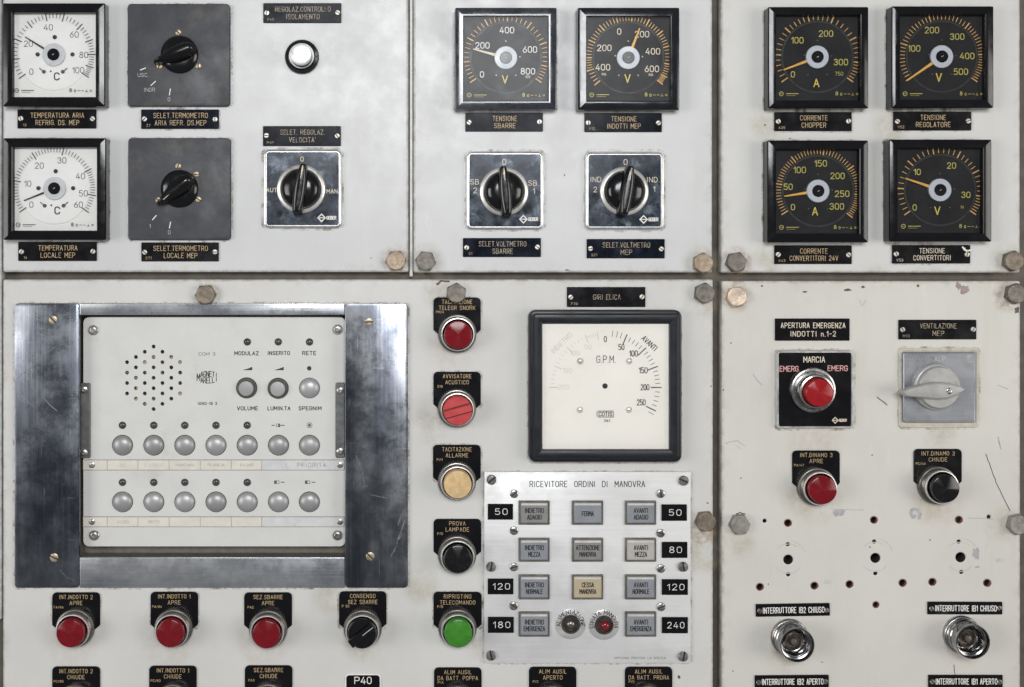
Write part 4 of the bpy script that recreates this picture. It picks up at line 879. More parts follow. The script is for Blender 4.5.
def emergency_switch():
    HP = 4.0; o = (776, 854, 350, 429)
    t = Thing('emergency_switch', 'black square switch marked MARCIA and EMERG. with a red push knob', 'switch', 815, 389.5, HP)
    w, h = 78*K(HP), 79*K(HP)
    t.part('trim', MB().rr(0, 0, w, h, 4.5, [(0, 0), (0, 1.0), (0.6, 3.4), (1.2, HP+.4), (2.6, HP+.4), (3.0, 2)], 5, cap_top=False), 'trim_chrome')
    t.part('plate', MB().rr(0, 0, w-5.6, h-5.6, 3, [(0, 0), (0, HP-0.8)], 4), 'plate_black')
    p = t.L(813.8, 390.5, 8); z0 = HP-.8
    t.part('collar', MB().lathe([(23, z0), (22.8, z0+2.5), (22, z0+4), (20.6, z0+4.6), (19, z0+4.4), (18.2, z0+2.6), (16, z0+2.6)], *p, n=56), 'dull_chrome')
    p = (p[0], p[1]-.4)
    cp = t.part('ring', MB().lathe([(17, z0), (17, z0+12), (16.4, z0+13), (15, z0+13.4), (14.4, z0+12.8), (14.3, z0+5)], *p, n=48, cap_top=False), 'chrome')
    x, y = p; t.put('cap', mesh_of(MB().lathe([(13.6, 0), (13.6, 15.4), (13.2, 16), (12.2, 16.4), (.2, 16.5)], n=48), 'cap', 'red_bright'), x, y, z0+5)
    mb = MB(); text(mb, 'MARCIA', *t.L(814.5, 359.6, HP), 5.4, 0.75, z0+.08, width=21); diamond_logo(mb, *t.L(835.5, 420.4, HP), z0+.08, .85)
    t.part('lettering', mb, 'warm_white', smooth=0)
    mb = MB(); text(mb, 'EMERG.', *t.L(790, 368.8, HP), 5.0, 0.75, z0+.08, width=19.5); text(mb, 'EMERG', *t.L(838, 368.3, HP), 5.0, 0.75, z0+.08, width=19.5)
    t.part('lettering', mb, 'pink_paint', smooth=0, label='pinkish EMERG. lettering')
emergency_switch()

M['vent_letter'] = plain('vent_letter', (0.50, 0.49, 0.46), 0.5)
def vent_switch():
    HP = 5.0
    t = Thing('fan_switch', 'grey metal square switch with a pale pointed lever handle below the VENTILAZIONE plate', 'switch', 939, 388, 2)
    a, b = t.L(898.8, 348, 1.5), t.L(979, 427.7, 1.5)
    t.part('gasket', MB().rr((a[0]+b[0])/2, (a[1]+b[1])/2, b[0]-a[0], a[1]-b[1], 3.5, [(0, 0), (0, 1.1), (.4, 1.5), (2.4, 1.6), (2.8, 1.1)], 4), plain('gasket_cream', (0.50, 0.47, 0.39), 0.6, tint=(0.33, 0.28, 0.20)))
    a, b = t.L(903.5, 352, HP), t.L(976.4, 422.6, HP)
    t.part('plate', MB().rr((a[0]+b[0])/2, (a[1]+b[1])/2, b[0]-a[0], a[1]-b[1], 2, [(0, 1), (0, HP-.8), (.8, HP), (1.6, HP), (2.0, HP-.4)], 3), 'alu_grey')
    p = t.L(938, 387.2, 9); z0 = HP-.4
    t.part('knob_base', MB().lathe([(23.2, z0), (23, z0+3), (22, z0+4), (21, z0+4.2), (20.6, z0+5), (20.4, z0+8), (19.6, z0+8.8), (3, z0+9)], *p, n=56), 'vent_knob')
    z1 = z0+9
    pts = [(900.8, 392.2), (909, 388.6), (925, 384.2), (938, 382.4), (952, 383.6), (962, 386.4), (966.4, 389.4), (961, 393.2), (950, 398.6), (938, 399.4), (922, 398), (906, 396.4)]
    P = [t.L(x, y, z1+7) for x, y in pts][::-1]
    cx, cy = sum(q[0] for q in P)/len(P), sum(q[1] for q in P)/len(P)
    def lp(k, z): return [(cx+(x-cx)*(1-(1-k)*.35), cy+(y-cy)*k, z) for x, y in P]
    t.part('lever', MB().loft([lp(1, z1-.5), lp(1, z1+4.5), lp(.96, z1+6.2), lp(.80, z1+7.2), lp(.3, z1+7.6)]), 'vent_knob', smooth=28)
    t.put('screw', screw('slot', 3.2, 'screw_steel', 1.6), *t.L(949, 391, z1+7), z1+6.6, 0.9)
    mb = MB(); text(mb, 'ALP', *t.L(940, 359, HP), 4.4, 0.5, z0+.08); text(mb, 'F', *t.L(969.4, 358, HP), 4.6, .7, z0+.08); mb.ribbon([t.L(967.5, 362, HP), t.L(972.5, 362, HP)], .6, z0+.08)
    t.part('lettering', mb, 'vent_letter', smooth=0)
vent_switch()

# ================================================================== hexagon bolts
def bolt_mesh(mat, r=10.6, hgt=7.0, marks=False):
    mb = MB(); N = 36; ap = r*math.cos(math.pi/6)
    def hexr(a): return ap/math.cos(((a+math.pi/6) % (math.pi/3))-math.pi/6)
    def lp(f, z): return [(f(2*math.pi*i/N)*math.cos(2*math.pi*i/N), f(2*math.pi*i/N)*math.sin(2*math.pi*i/N), z) for i in range(N)]
    mb.loft([lp(hexr, 0), lp(hexr, hgt-1.5), lp(lambda a: min(hexr(a), ap*1.0)*0.995, hgt-.25), lp(lambda a: ap*.93, hgt), lp(lambda a: ap*.4, hgt-.25)])
    return mesh_of(mb, 'hex_bolt', mat, 25)
BG = 'hexagon bolts holding the panels'
for x, y, mat, rot, lab in (
        (396, 260.5, 'bolt_brass', 2, 'brassy hexagon bolt in lower right corner of the upper left panel'),
        (425.5, 261, 'bolt_grey', -8, 'dull grey hexagon bolt in lower left corner of the upper middle panel'),
        (702, 263, 'bolt_brass', 29, 'golden brown hexagon bolt in lower right corner of the upper middle panel'),
        (735, 262, 'bolt_grey', 10, 'dark hexagon bolt in lower left corner of the upper right panel'),
        (1011, 261, 'bolt_brown', 22, 'dark hexagon bolt below and right of the TENSIONE CONVERTITORI gauge'),
        (206.2, 294.5, 'bolt_brown', 3, 'rusty hexagon bolt overlapping the top bar of the steel frame'),
        (456, 293, 'bolt_grey', 26, 'grey hexagon bolt overlapping the TACITAZIONE TELEGR. SNORK legend'),
        (703.5, 293, 'bolt_grey', 24, 'grey hexagon bolt right of the GIRI ELICA plate'),
        (735, 296.5, 'bolt_bright', 12, 'bright copper-coloured hexagon bolt left above the APERTURA EMERGENZA plate'),
        (1013.5, 293.5, 'bolt_grey', 20, 'dark worn hexagon bolt in upper right corner of the lower right panel'),
        (704.5, 520.5, 'bolt_brown', 6, 'brown hexagon bolt right of the order receiver, at the edge of its panel'),
        (738.5, 523.5, 'bolt_painted', 4, 'pale paint-smeared hexagon bolt left of the drilled holes'),
        (1015.5, 523.5, 'bolt_painted', 14, 'pale hexagon bolt at right edge, at the end of a long scratch')):
    solo('hex_bolt', bolt_mesh(mat), lab, 'bolt', x, y, math.radians(rot+30), BG)

# ================================================================== round push buttons with legend plates
CAPS = {}
def cap_mesh(mat):
    if mat not in CAPS: CAPS[mat] = mesh_of(MB().lathe([(13.6, 0), (13.6, 12.2), (13.3, 13.0), (12.6, 13.3), (.2, 13.4)], n=48), 'cap', mat)
    return CAPS[mat]
RING = None
def push_button(label, x0, x1, y0, ring, lines, code, kind, widths=None):
    global RING
    t = Thing('push_button', label, 'push button', ring[0], ring[1], 6)
    H = 1.6
    a, b = t.L(x0, y0, H), t.L(x1, y0+36.5, H); ax, bx, ty, by = a[0], b[0], a[1], b[1]
    P = []
    for cx, a0 in ((bx-4.5, 0), (ax+4.5, 90)):
        for i in range(5):
            q = math.radians(a0+90*i/4); P.append((cx+4.5*math.cos(q), ty-4.5+4.5*math.sin(q)))
    P += [(ax, by+4), (ax+4.5, by), (bx-4.5, by), (bx, by+4)]
    t.part('legend_plate', MB().prism(P, 0, H, 0.35), 'plate_black', smooth=25)
    mb = MB(); m = (ax+bx)/2
    for i, s in enumerate(lines):
        text(mb, s, m, ty-4.4-6.0*i, 3.8, 0.43, H+.08, width=widths[i], gap=2.2, jit=0.08)
    if code: text(mb, code, ax+6.6, ty-14.6, 2.2, 0.3, H+.08, gap=2.0)
    t.part('lettering', mb, 'gold', smooth=0)
    if RING is None:
        kb = MB().lathe([(19.0, 0.5), (19.0, 1.6)], n=96, cap_top=False)
        kb.loft([[((19.2 if i % 2 else 18.6)*math.cos(2*math.pi*i/96), (19.2 if i % 2 else 18.6)*math.sin(2*math.pi*i/96), z) for i in range(96)] for z in (1.6, 5.4)]+[[(18.2*math.cos(2*math.pi*i/96), 18.2*math.sin(2*math.pi*i/96), 6.2) for i in range(96)]], cap_top=False)
        kb.lathe([(18.2, 6.2), (17.4, 6.4), (17.3, 8.4), (16.9, 8.8), (16.9, 10.0), (16.4, 10.4), (16.4, 12.6)], n=96, cap_top=False)
        RING = (mesh_of(kb, 'ring', 'bezel_ring', 30),
                mesh_of(MB().lathe([(16.7, 0), (16.7, 1.6), (16.2, 2.3), (15.5, 2.4), (15.1, 2.0), (15.0, -6)], n=56, cap_top=False), 'lip', 'bright_lip', 30))
    t.put('ring', RING[0], 0, 0, 0); t.put('lip', RING[1], 0, 0, 12.0)
    if kind.startswith('select'):
        mat = 'red_selector' if 'red' in kind else 'knob_black'
        ang = math.radians(16 if 'red' in kind else 38)
        t.put('cap', mesh_of(MB().lathe([(14.2, 0), (14.2, 13), (13.6, 14), (.2, 14.2)], n=48), 'cap', mat), 0, 0, 8)
        hw = 3.6 if 'red' in kind else 4.4
        mb = MB().rr(0, 0, 29.5 if 'black' in kind else 27.6, 2*hw, 1.0, [(0, 14), (0.1, 17.2), (.6, 18)], 3)
        o = t.put('grip', mesh_of(mb, 'grip', mat), 0, 0, 8, ang)
        if 'red' in kind:
            mb = MB()
            for sg in (-1, 1): mb.ribbon([(-13, sg*(hw+.5)), (13, sg*(hw+.5))], 0.9, 14.25)
            t.put('groove', mesh_of(mb, 'groove', 'slot', 0), 0, 0, 8, ang)
        else:
            t.put('pointer_line', mesh_of(MB().ribbon([(1, 0), (13.5, 0)], 0.7, 18.1), 'pointer_line', 'grey_paint', 0), 0, 0, 8, ang)
    else:
        t.put('cap', cap_mesh(kind), 0, 0, 8)
    return t
push_button('leftmost red push button, legend INT. INDOTTO 2 APRE', 52, 100, 592.6, (74.6, 628.5), ['INT.INDOTTO 2', 'APRE'], 'FA/86', 'red', [33, 12.5])
push_button('second red push button from the left, legend INT. INDOTTO 1 APRE', 150.4, 198, 592, (173.2, 628.5), ['INT.INDOTTO 1', 'APRE'], 'PA/84', 'red', [32, 12.5])
push_button('red push button with legend SEZ. SBARRE APRE', 244, 292, 592.6, (268, 629.5), ['SEZ.SBARRE', 'APRE'], 'PA2', 'red', [29, 12])
push_button('black selector knob with legend CONSENSO SEZ. SBARRE', 339, 386.5, 591.5, (362.6, 629), ['CONSENSO', 'SEZ SBARRE'], 'P 50', 'select_black', [25, 29])
push_button('leftmost button cut by the bottom edge, legend INT. INDOTTO 2 CHIUDE', 52, 100, 666.7, (74.6, 704), ['INT.INDOTTO 2', 'CHIUDE'], 'PC/85', 'black_cap', [33, 17])
push_button('second button from left cut by the bottom edge, legend INT. INDOTTO 1 CHIUDE', 149, 196.6, 666, (173, 703.5), ['INT.INDOTTO 1', 'CHIUDE'], 'PC/83', 'black_cap', [32, 17])
push_button('push button with legend SEZ. SBARRE CHIUDE, cut by the bottom edge', 244.7, 292.4, 665.6, (268, 703), ['SEZ.SBARRE', 'CHIUDE'], 'PA3', 'black_cap', [29, 17])
push_button('red push button with legend TACITAZIONE TELEGR. SNORK behind a bolt', 433.4, 480.8, 297.4, (457.4, 333.8), ['TACITAZIONE', 'TELEGR SNORK'], 'PM/4', 'red', [30, 36])
push_button('light red selector knob with legend AVVISATORE ACUSTICO', 433.4, 480.8, 371.8, (457, 408.6), ['AVVISATORE', 'ACUSTICO'], 'S18', 'select_red', [28, 23])
push_button('cream yellow push button with legend TACITAZIONE ALLARME', 433, 480.8, 444.9, (457, 481.5), ['TACITAZIONE', 'ALLARME'], 'P/H', 'cream', [29, 22])
push_button('black push button with legend PROVA LAMPADE', 433.5, 481.3, 519, (457.2, 555.2), ['PROVA', 'LAMPADE'], 'P/D', 'black_cap', [16, 23])
push_button('green push button with legend RIPRISTINO TELECOMANDO', 433.5, 481.7, 592, (457.6, 628.5), ['RIPRISTINO', 'TELECOMANDO'], 'P/B', 'green', [27, 35])
push_button('push button with legend ALIM AUSIL DA BATT. POPPA, cut by the bottom edge', 434, 481.7, 667.7, (457.8, 705), ['ALIM AUSIL', 'DA BATT. POPPA'], 'P/A', 'black_cap', [27, 40])
push_button('push button with legend ALIM AUSIL APERTO, cut by the bottom edge', 529, 576.5, 667, (553, 705), ['ALIM AUSIL', 'APERTO'], 'P/C', 'black_cap', [27, 19])
push_button('push button with legend ALIM AUSIL DA BATT. PRORA, cut by the bottom edge', 625, 672.5, 667, (648.6, 705), ['ALIM AUSIL', 'DA BATT. PRORA'], 'P/D', 'black_cap', [27, 40])
push_button('red push button with legend INT. DINAMO 3 APRE', 792.4, 840, 450.6, (817.4, 487), ['INT.DINAMO 3', 'APRE'], 'PA/47', 'red', [32, 13])
push_button('black push button with legend INT. DINAMO 3 CHIUDE', 914, 962, 449, (938.4, 485.6), ['INT.DINAMO 3', 'CHIUDE'], 'PC/46', 'black_cap', [33, 18])
t = Thing('number_tag', 'black P40 tag with white rim at the bottom edge', 'tag', 363, 688, 1.5)
t.part('plate', MB().rr(0, 0, 36, 28, 4, [(0, 0), (0, .9), (.3, 1.2)], 4), 'white_paint')
t.part('plate', MB().rr(0, 0, 33.4, 25.4, 3, [(0, 1.2), (0, 1.5)], 4), 'plate_black')
mb = MB(); text(mb, 'P40', 0, 7.6, 6.6, 0.8, 1.58, width=16.5); t.part('lettering', mb, 'white_paint', smooth=0)

# lamp sockets without their lenses
def lamp_socket(label, c):
    t = Thing('lamp_socket', label, 'lamp socket', c[0], c[1], 2)
    t.part('base_ring', MB().lathe([(18.6, 0), (18.6, 3), (17.8, 4.2), (17.2, 4.4)], n=48), 'dull_chrome')
    t.part('barrel', MB().lathe([(17.4, 3), (17.4, 6.5), (16.5, 7.2), (16.5, 8.6), (17.2, 9.2), (17.2, 12.4), (16.5, 13), (16.5, 14.2), (17.0, 14.8), (17.0, 22.4), (16.7, 23.2), (15.9, 23.2), (15.5, 22.4), (15.5, 18.6), (14.2, 18.0), (14.2, 15.4), (12.6, 14.8), (12.6, 9), (10.5, 8.2)], n=56, cap_top=False), 'chrome_dark', smooth=30)
    t.part('socket_floor', MB().lathe([(12.4, 7.8), (9.6, 8.0), (9.2, 11.6), (7.6, 12.2), (7.0, 9), (4.5, 8.6)], n=40), 'socket_in')
    t.part('contact', MB().lathe([(4, 8), (4, 13), (3, 14.4), (1, 14.8)], n=20), 'socket_in')
    t.part('lens_tube', MB().lathe([(12.2, 9), (12.2, 19), (11.8, 19.6), (11.3, 19), (11.3, 9)], n=48, cap_top=False), 'tube_glass')
M['chrome_dark'] = plain('chrome_dark', (0.36, 0.355, 0.35), 0.2, metal=1, rvar=0.06, scale=90, var=0.3)
lamp_socket('empty chrome lamp socket below the INTERRUTTORE IB2 CHIUSO plate', (789.8, 637.6))
lamp_socket('empty chrome lamp socket below the INTERRUTTORE IB1 CHIUSO plate', (962, 634.5))

# ================================================================== steel frame and intercom in its recess
fr = Thing('steel_frame', 'wide brushed steel frame around the recessed intercom', 'frame', 211, 446, 3)
def bar(x0, x1, y0, y1, r, mat, z):
    a, b = fr.L(x0, y0, 3), fr.L(x1, y1, 3)
    return MB().rr((a[0]+b[0])/2, (a[1]+b[1])/2, b[0]-a[0], a[1]-b[1], r, [(0, 0), (0, z-.7), (.25, z-.2), (.8, z)], 3)
fr.part('side_bar', bar(14.4, 79.4, 303.3, 588, 4, 'steel_v', 3.1), 'steel_v')
fr.part('side_bar', bar(345.0, 408, 303.3, 588, 4, 'steel_v', 3.1), 'steel_v2')
fr.part('cross_bar', bar(79.6, 344.8, 303.3, 315, .5, 'steel_h', 2.9), 'steel_h')
fr.part('cross_bar', bar(79.6, 344.8, 557.5, 588, .5, 'steel_h', 2.9), 'steel_h')
for x, y in ((53.2, 319.8), (369, 321.9), (54.2, 557.5), (370.2, 556.2)): fr.put('screw', screw('slot', 4.2, 'screw_brass', 1.3), *fr.L(x, y, 3), 2.6, random.uniform(0, 3))
def frame_scratch(pts, w_):
    Q = []
    for (a_, b_), (c_, d_) in zip(pts, pts[1:]):
        n_ = max(2, int(math.hypot(c_-a_, d_-b_)/4))
        Q += [(a_+(c_-a_)*i/n_+random.uniform(-.2, .2), b_+(d_-b_)*i/n_+random.uniform(-.2, .2)) for i in range(n_)]
    Q.append(pts[-1]); fr.part('scratch', MB().ribbon([fr.L(x, y, 3.1) for x, y in Q], w_, 3.16), 'scratch_bright', smooth=0)
M['scratch_bright'] = plain('scratch_bright', (0.27, 0.28, 0.30), 0.4, metal=0.9)
for pts, w_ in (([(17, 379), (34, 364), (62, 341)], .5), ([(21, 391), (28, 402), (38, 409)], .6), ([(43, 397), (50, 405), (57, 411)], .8), ([(371, 495), (388, 498), (403, 502)], .6), ([(394, 552), (399, 537), (405, 520)], 1.4), ([(391, 556), (396, 545), (402, 534)], .8),
                ([(398, 525), (401, 515), (406, 508)], .9), ([(75, 420), (76, 410), (78.5, 402)], .9), ([(30, 330), (45, 336), (60, 337)], .4), ([(60, 570), (66, 577), (74, 580)], .4), ([(356, 455), (362, 470), (365, 488)], .4)):
    frame_scratch(pts, w_)
a, b = fr.L(78, 313, 0), fr.L(346.5, 559.5, 0); w, h = b[0]-a[0], a[1]-b[1]; cx, cy = (a[0]+b[0])/2, (a[1]+b[1])/2
fr.part('recess_box', MB().loft([[(x, y, z) for x, y in rrect(cx, cy, w, h, 1, 2)] for z in (-0.3, -25)]), 'recess', smooth=25)

un = Thing('intercom', 'grey recessed intercom unit with round buttons and speaker holes', 'intercom', 214, 432, -8)
HU = -8.0
def U(x, y, h=HU): return un.L(x, y, h)
a, b = U(83.2, 317), U(345.5, 546.5); w, h = b[0]-a[0], a[1]-b[1]; cx, cy = (a[0]+b[0])/2, (a[1]+b[1])/2
sp = []
for i, n in enumerate((4, 5, 6, 7, 6, 5, 4)):
    for j in range(n): sp.append(U(153.5+(i-3)*8.85, 377.9+(j-(n-1)/2)*10.42))
BX1 = [122.5, 153.8, 184.8, 216, 247.2, 278.5, 309.4]
wells = [(x, 445.3, 10.5) for x in BX1]+[(x, 502, 10.5) for x in BX1]+[(246.6, 388, 10.6), (278.1, 388.4, 10.6), (309.5, 388.1, 10.4)]
leds = [(x, 425.3) for x in BX1[:5]]+[(x, 482.4) for x in BX1[:5]]+[(247.3, 341.9), (278.3, 341.9), (309.5, 342)]
me = sheet_mesh('face_plate', rrect(cx, cy, w, h, 6, 5), [circ(*p, 1.95, 12) for p in sp]+[circ(*U(x, y), r, 32) for x, y, r in wells]+[circ(*U(x, y), 3.3, 14) for x, y in leds], HU-2.6, HU, 0.35, 'unit_face', 1)
un.put('face_plate', me, 0, 0)
un.part('body', MB().rr(cx, cy, w-6, h-6, 4, [(0, -24.8), (0, HU-6.5)], 3), 'button_well')
a, b = U(110, 330, -12), U(197, 427, -12)
un.part('speaker_cloth', MB().rr((a[0]+b[0])/2, (a[1]+b[1])/2, b[0]-a[0], a[1]-b[1]-12, 3, [(0, HU-6.6), (0, HU-4.2)], 2), 'mesh_cloth')
bt = mesh_of(MB().lathe([(10.0, -6), (10.0, -0.6), (9.9, 0.2), (9.2, 1.3), (7.6, 2.5), (5.2, 3.5), (2.6, 4.0), (.3, 4.1)], n=44), 'round_button', 'button_grey', 60)
for x, y, r in wells[:14]+wells[16:]: un.put('round_button', bt, *U(x, y), HU)
kn = mesh_of(MB().lathe([(10.3, -6), (10.2, 0.6), (9.6, 1.4), (8.4, 1.6), (7.9, 3.2), (7.4, 3.8)], n=44), 'knob_skirt', 'knob_skirt_dark' if False else 'button_well', 40)
kc = mesh_of(MB().lathe([(7.5, 0), (7.5, 4.4), (7.0, 5.0), (3.5, 5.3), (.3, 5.3)], n=36), 'knob_cap', 'button_grey', 40)
for i in (14, 15):
    x, y, r = wells[i]; o = un.put('rotary_knob', kn, *U(x, y), HU); link('knob_cap', kc, o, (0, 0, 0))
ld = mesh_of(MB().lathe([(3.25, -4), (3.2, -0.4), (2.7, .3), (1.5, .9), (.2, 1.1)], n=18), 'indicator_lamp', 'led_dark', 60)
lr = mesh_of(MB().lathe([(3.9, 0), (3.8, .35), (3.3, .35), (3.25, 0)], n=18, cap_top=False), 'lamp_rim', 'bracket', 40)
for x, y in leds:
    o = un.put('indicator_lamp', ld, *U(x, y), HU); link('lamp_rim', lr, o)
for x, y in ((93.5, 330.2), (337.5, 329.5), (94.3, 535.2), (337.5, 535.2)): un.put('screw', screw('socket', 5.0, 'screw_steel', 2.6), *U(x, y), HU)
for x0, x1, y0, y1, yy in ((79.8, 90.4, 383, 458.2, (389.7, 452.7)), (335.4, 344.8, 382.6, 458, (390.5, 451.4))):
    a, b = U(x0, y0, HU+2), U(x1, y1, HU+2)
    o = un.part('bracket', MB().rr((a[0]+b[0])/2, (a[1]+b[1])/2, b[0]-a[0], a[1]-b[1], 2, [(0, HU+.1), (0, HU+1.6), (.5, HU+2)], 3), 'bracket')
    for y in yy: link('screw', screw('socket', 3.6, 'screw_steel', 1.8), o, (*U((x0+x1)/2-1 if x0 < 100 else x1-4.5, y, HU+2), HU+2))
def strip(y0, y1, cards, foil_text):
    a, b = U(82.8, y0, HU+.8), U(344.2, y1, HU+.8); z = HU+.7
    o = un.part('label_strip', MB().rr((a[0]+b[0])/2, (a[1]+b[1])/2, b[0]-a[0], a[1]-b[1], .5, [(0, HU+.05), (0, z-.2), (.2, z)], 2), 'strip_rail')
    def card(x0, x1, mat, nm='label_card'):
        p, q = U(x0, y0+.9, z), U(x1, y1-.9, z)
        un.part(nm, MB().rr((p[0]+q[0])/2, (p[1]+q[1])/2, q[0]-p[0], p[1]-q[1], .3, [(0, z-.1), (0, z+.25)], 1), mat, parent=o, smooth=0)
    card(83.4, 106.9, 'paper')
    xs = [107.6, 138.3, 169.5, 200.6, 231.7, 262]
    for i in range(5):
        card(xs[i], xs[i+1]-.6, 'paper')
        mb = MB()
        if cards[i]: text(mb, cards[i], *U((xs[i]+xs[i+1])/2, (y0+y1)/2, z), 2.7, 0.34, z+.33, width=text_w(cards[i])*.48); un.part('lettering', mb, 'faint_letter', parent=o, smooth=0)
    card(262.2, 343.8, 'foil', 'silver_card')
    mb = MB()
    if foil_text: text(mb, foil_text, *U(306, (y0+y1)/2, z), 4.2, .6, z+.33, width=40, gap=2.2); un.part('lettering', mb, 'faint_letter', parent=o, smooth=0)
    for x in (92.2, 340): link('screw', screw('socket', 3.0, 'screw_steel', 1.2), o, (*U(x, (y0+y1)/2, z), z+.2))
M['faint_letter'] = plain('faint_letter', (0.30, 0.29, 0.28), 0.6, var=0.3, scale=260, tint=(0.52, 0.50, 0.47), tint_lo=.45, tint_hi=.6)
strip(459.5, 470.5, ['A.C.', 'C. LOGIST', 'MANOVRA', 'PLANCIA', 'RADAR'], 'L.  PRIORITA')
strip(516.4, 527.2, ['RADIO', 'RM.TV', '', '', ''], '')
mb = MB(); z = HU+.08
for s, x, y, wd in (('MODULAZ', 246.6, 353.3, 24), ('INSERITO', 278.8, 353.1, 22), ('RETE', 309.2, 353.1, 13.5), ('VOLUME', 247.5, 408.3, 20.5), ('LUMIN.TA', 279, 408.3, 22.5), ('SPEGNIM', 310, 408.3, 22.5)):
    mb = MB(); text(mb, s, *U(x, y), 3.5, .72, z, width=wd, gap=2.0); un.part('lettering', mb, 'ink', smooth=0)
mb = MB(); text(mb, 'IGNS-18 3', *U(207.5, 403.5), 2.7, .5, z, width=19, gap=2.2); un.part('lettering', mb, 'ink', smooth=0)
for x in (247.3, 278.8):
    mb = MB(); p = U(x, 368.6); mb.poly([(p[0]-5, p[1]-1.6), (p[0]+5, p[1]-1.6), (p[0]+5, p[1]+1.8), (p[0]+1, p[1]+.2)], z); un.part('wedge_mark', mb, 'ink', smooth=0)
un.part('dot_mark', MB().poly(circ(*U(309.2, 368.3), 2.3, 14), z), 'ink', smooth=0)
mb = MB(); text(mb, 'COM 3', *U(207, 354), 3.0, .4, z, width=16.5); un.part('lettering', mb, 'soft_ink', smooth=0)
for x, y, k in ((278.7, 425.3, 0), (309.5, 425.3, 1), (278.7, 482.2, 2), (309.5, 482.2, 3)):
    p = U(x, y); mb = MB()
    if k == 1:
        mb.poly(circ(*p, 1.5, 10), z); mb.ribbon(circ(*p, 2.6, 12)+[circ(*p, 2.6, 12)[0]], .5, z)
    else:
        mb.poly([(p[0]-4.6+(4 if k == 0 else 0), p[1]-1.7), (p[0]-2.4+(4 if k == 0 else 0), p[1]-1.7), (p[0]-2.4+(4 if k == 0 else 0), p[1]+1.7), (p[0]-4.6+(4 if k == 0 else 0), p[1]+1.7)], z)
        mb.ribbon([(p[0]-2.2, p[1]-1.4), (p[0]+.4, p[1]-1.4), (p[0]+.4, p[1]+1.4), (p[0]-2.2, p[1]+1.4), (p[0]-2.2, p[1]-1.4)], .45, z+.03)
        mb.ribbon([(p[0]+2.4, p[1]), (p[0]+5.6, p[1])], .9, z)
        if k == 0: mb.ribbon([(p[0]-7, p[1]), (p[0]-4, p[1])], .9, z)
    un.part('symbol', mb, 'soft_ink', smooth=0)
# the maker's oval lettering: letters swell toward the middle of each line, tall first letter
mb = MB(); p = U(207.2, 377.2)
def lens(line, s, x0, x1):
    n = len(s); cw = (x1-x0)/n
    for i, c in enumerate(s):
        x = x0+cw*(i+.5); e = math.sqrt(max(.1, 1-(x/12.6)**2)); hh = 5.6*e*1.0
        w_, st = G[c]
        for k, pl in enumerate(pieces(st)):
            mb.ribbon([(p[0]+x+(a-w_/2)/max(w_, 1.5)*cw*.76, p[1]+(0.45 if line > 0 else -.45-hh)+bq/6*hh) for a, bq in pl], .72, z+.02*k)
lens(1, 'AGNETI', -6.8, 10.6); lens(-1, 'ARELLI', -6.8, 10.6)
for k, pl in enumerate(pieces([[(-10.2, -3.4), (-10.2, 3.4), (-8.8, -1.2), (-7.4, 3.4), (-7.4, -3.4)]])):
    mb.ribbon([(p[0]+a_, p[1]+b_) for a_, b_ in pl], .8, z+.02*k)
un.part('maker_lettering', mb, 'ink', smooth=0)

# ================================================================== engine order receiver
HR = 3.0
rv = Thing('order_receiver', 'brushed aluminium order receiver plate with lit-key grid reading RICEVITORE ORDINI DI MANOVRA', 'indicator panel', 587.4, 567.6, HR)
def RL(x, y, h=HR): return rv.L(x, y, h)
a, b = RL(484, 472), RL(690.7, 663.3)
rv.part('plate', MB().rr((a[0]+b[0])/2, (a[1]+b[1])/2, b[0]-a[0], a[1]-b[1], .8, [(0, 0), (0, HR-.6), (.15, HR-.15), (.5, HR)], 2), 'alu')
mb = MB(); text(mb, 'RICEVITORE  ORDINI  DI  MANOVRA', *RL(587.3, 484), 5.6, .72, HR+.08, width=114.5, gap=1.9)
text(mb, 'OFFICINE PROTEN. LA SPEZIA', *RL(640, 658), 1.9, .22, HR+.08, width=51, gap=1.7)
rv.part('lettering', mb, 'ink', smooth=0)
for x, y in ((491.5, 479.5), (683.5, 480.5), (491, 566.5), (683, 566.5), (491, 655.3), (683, 656.2)): rv.put('screw', screw('slot', 4.9, 'screw_steel', 3.0), *RL(x, y), HR-.1, random.uniform(0, 3))
for x, y in ((514, 493.6), (514, 530.5), (513.8, 566.8), (513.6, 605.7), (660.6, 493.6), (660.6, 533), (660.8, 568.4), (661, 606.6)): rv.put('screw', screw('slot', 4.2, 'screw_steel', 1.8), *RL(x, y), HR-.1, random.uniform(0, 3))
for s, x0, x1, y0, y1 in (('50', 487.8, 513.1, 504, 519.7), ('50', 661.6, 687, 504.5, 520.9), ('80', 662, 687.5, 542, 558), ('120', 487.8, 513.4, 578.7, 594.4), ('180', 488, 513.8, 617, 633), ('120', 662, 688, 579.4, 595), ('240', 662, 688, 617.3, 633.4)):
    z = HR+1.2; a, b = RL(x0, y0, z), RL(x1, y1, z); c = ((a[0]+b[0])/2, (a[1]+b[1])/2)
    o = rv.part('number_tag', MB().rr(*c, b[0]-a[0], a[1]-b[1], .4, [(0, HR), (0, z-.2), (.2, z)], 2), 'plate_black')
    wd = {2: 12.0, 3: 16.5}[len(s)]; k_ = wd/text_w(s, 2.4); xx = c[0]+.8-wd/2
    for ch in s:
        mb = MB(); text(mb, ch, xx+G[ch][0]*k_/2, c[1]+.2, 5.8, .6, z+.08, width=G[ch][0]*k_); rv.part('digit', mb, 'white_paint', parent=o, smooth=0); xx += (G[ch][0]+2.4)*k_
CX = [(518.6, 549.8), (571.9, 603.4), (625, 656.4)]; RY = [(500.8, 524.9), (538, 561.9), (574.7, 599.6), (611.7, 636.9)]
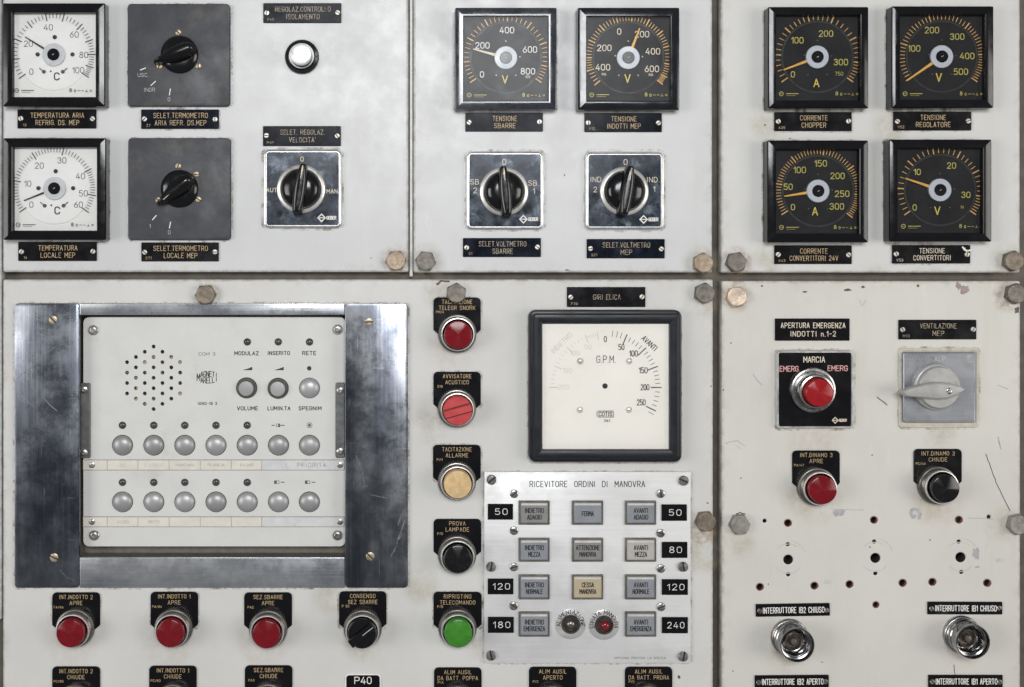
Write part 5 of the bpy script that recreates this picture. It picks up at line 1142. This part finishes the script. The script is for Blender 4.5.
KEYS = {(0, 0): (['INDIETRO', 'ADAGIO'], 'lens_dim'), (0, 1): (['FERMA'], 'lens_grey'), (0, 2): (['AVANTI', 'ADAGIO'], 'lens_grey'), (1, 0): (['INDIETRO', 'MEZZA'], 'lens_grey'), (1, 1): (['ATTENZIONE', 'MANOVRA'], 'lens_dim'),
        (1, 2): (['AVANTI', 'MEZZA'], 'lens_pale'), (2, 0): (['INDIETRO', 'NORMALE'], 'lens_grey'), (2, 1): (['CESSA', 'MANOVRA'], 'lens_beige'), (2, 2): (['AVANTI', 'NORMALE'], 'lens_grey'), (3, 0): (['INDIETRO', 'EMERGENZA'], 'lens_grey'), (3, 2): (['AVANTI', 'EMERGENZA'], 'lens_grey')}
for (r, c), (lines, mat) in KEYS.items():
    z = HR+3.2; a, b = RL(CX[c][0], RY[r][0], HR+2), RL(CX[c][1], RY[r][1], HR+2); w, h = b[0]-a[0], a[1]-b[1]; m = ((a[0]+b[0])/2, (a[1]+b[1])/2)
    o = rv.part('lit_key', MB().rr(*m, w, h, .8, [(0, HR), (0, HR+1.6), (.4, HR+2), (1.1, HR+2), (1.5, HR+1.2)], 2), 'lens_frame', smooth=25)
    rv.part('key_lens', MB().rr(*m, w-3.6, h-3.6, 1.0, [(0, HR+1.0), (0, HR+2.2), (.8, z-.2), (1.1, z)], 2), mat, parent=o, smooth=25)
    rv.part('key_lip', MB().rr(m[0], m[1]+(h-3.6)/2-1.5, w-5.4, 2.2, .4, [(0, z-.4), (0, z+.1), (.3, z+.35)], 2), 'lens_lip', parent=o, smooth=25)
    mb = MB()
    for i, s in enumerate(lines):
        y = m[1]-.6+(0 if len(lines) == 1 else (3.2 if i == 0 else -3.4))
        text(mb, s, m[0], y, 4.4, .78, z+.08, width=len(s)*2.3, gap=1.5)
    rv.part('lettering', mb, 'ink', parent=o, smooth=0)
for x, y, s, sp_, red in ((570.6, 624, 'ALIMENTAZIONE', 190, False), (604, 624.7, 'ERRATA MANOVRA', 200, True)):
    c = RL(x, y, HR+1)
    o = rv.part('signal_lamp', MB().lathe([(15.2, HR), (15.2, HR+.7), (14.8, HR+1), (9.2, HR+1)], *c, n=48), 'ring_alu')
    rv.part('lamp_ring', MB().lathe([(9.4, HR+.5), (9.4, HR+2.4), (8.8, HR+3), (7.6, HR+2.9), (7, HR+1.2), (5.5, HR+1.1)], *c, n=36), 'lamp_dark', parent=o, smooth=30)
    rv.part('lamp_lens', MB().lathe([(4.6, HR+1), (4.4, HR+2.6), (3.2, HR+4), (1.4, HR+4.6), (.2, HR+4.7)], c[0]+(1 if red else 0), c[1]-(1 if red else 0), n=24), 'lamp_red' if red else 'bezel_ring', parent=o)
    mb = MB(); arc_text(mb, s, *c, 12.1, 90, sp_, 3.9, .62, HR+1.08); rv.part('lettering', mb, 'ink', parent=o, smooth=0)
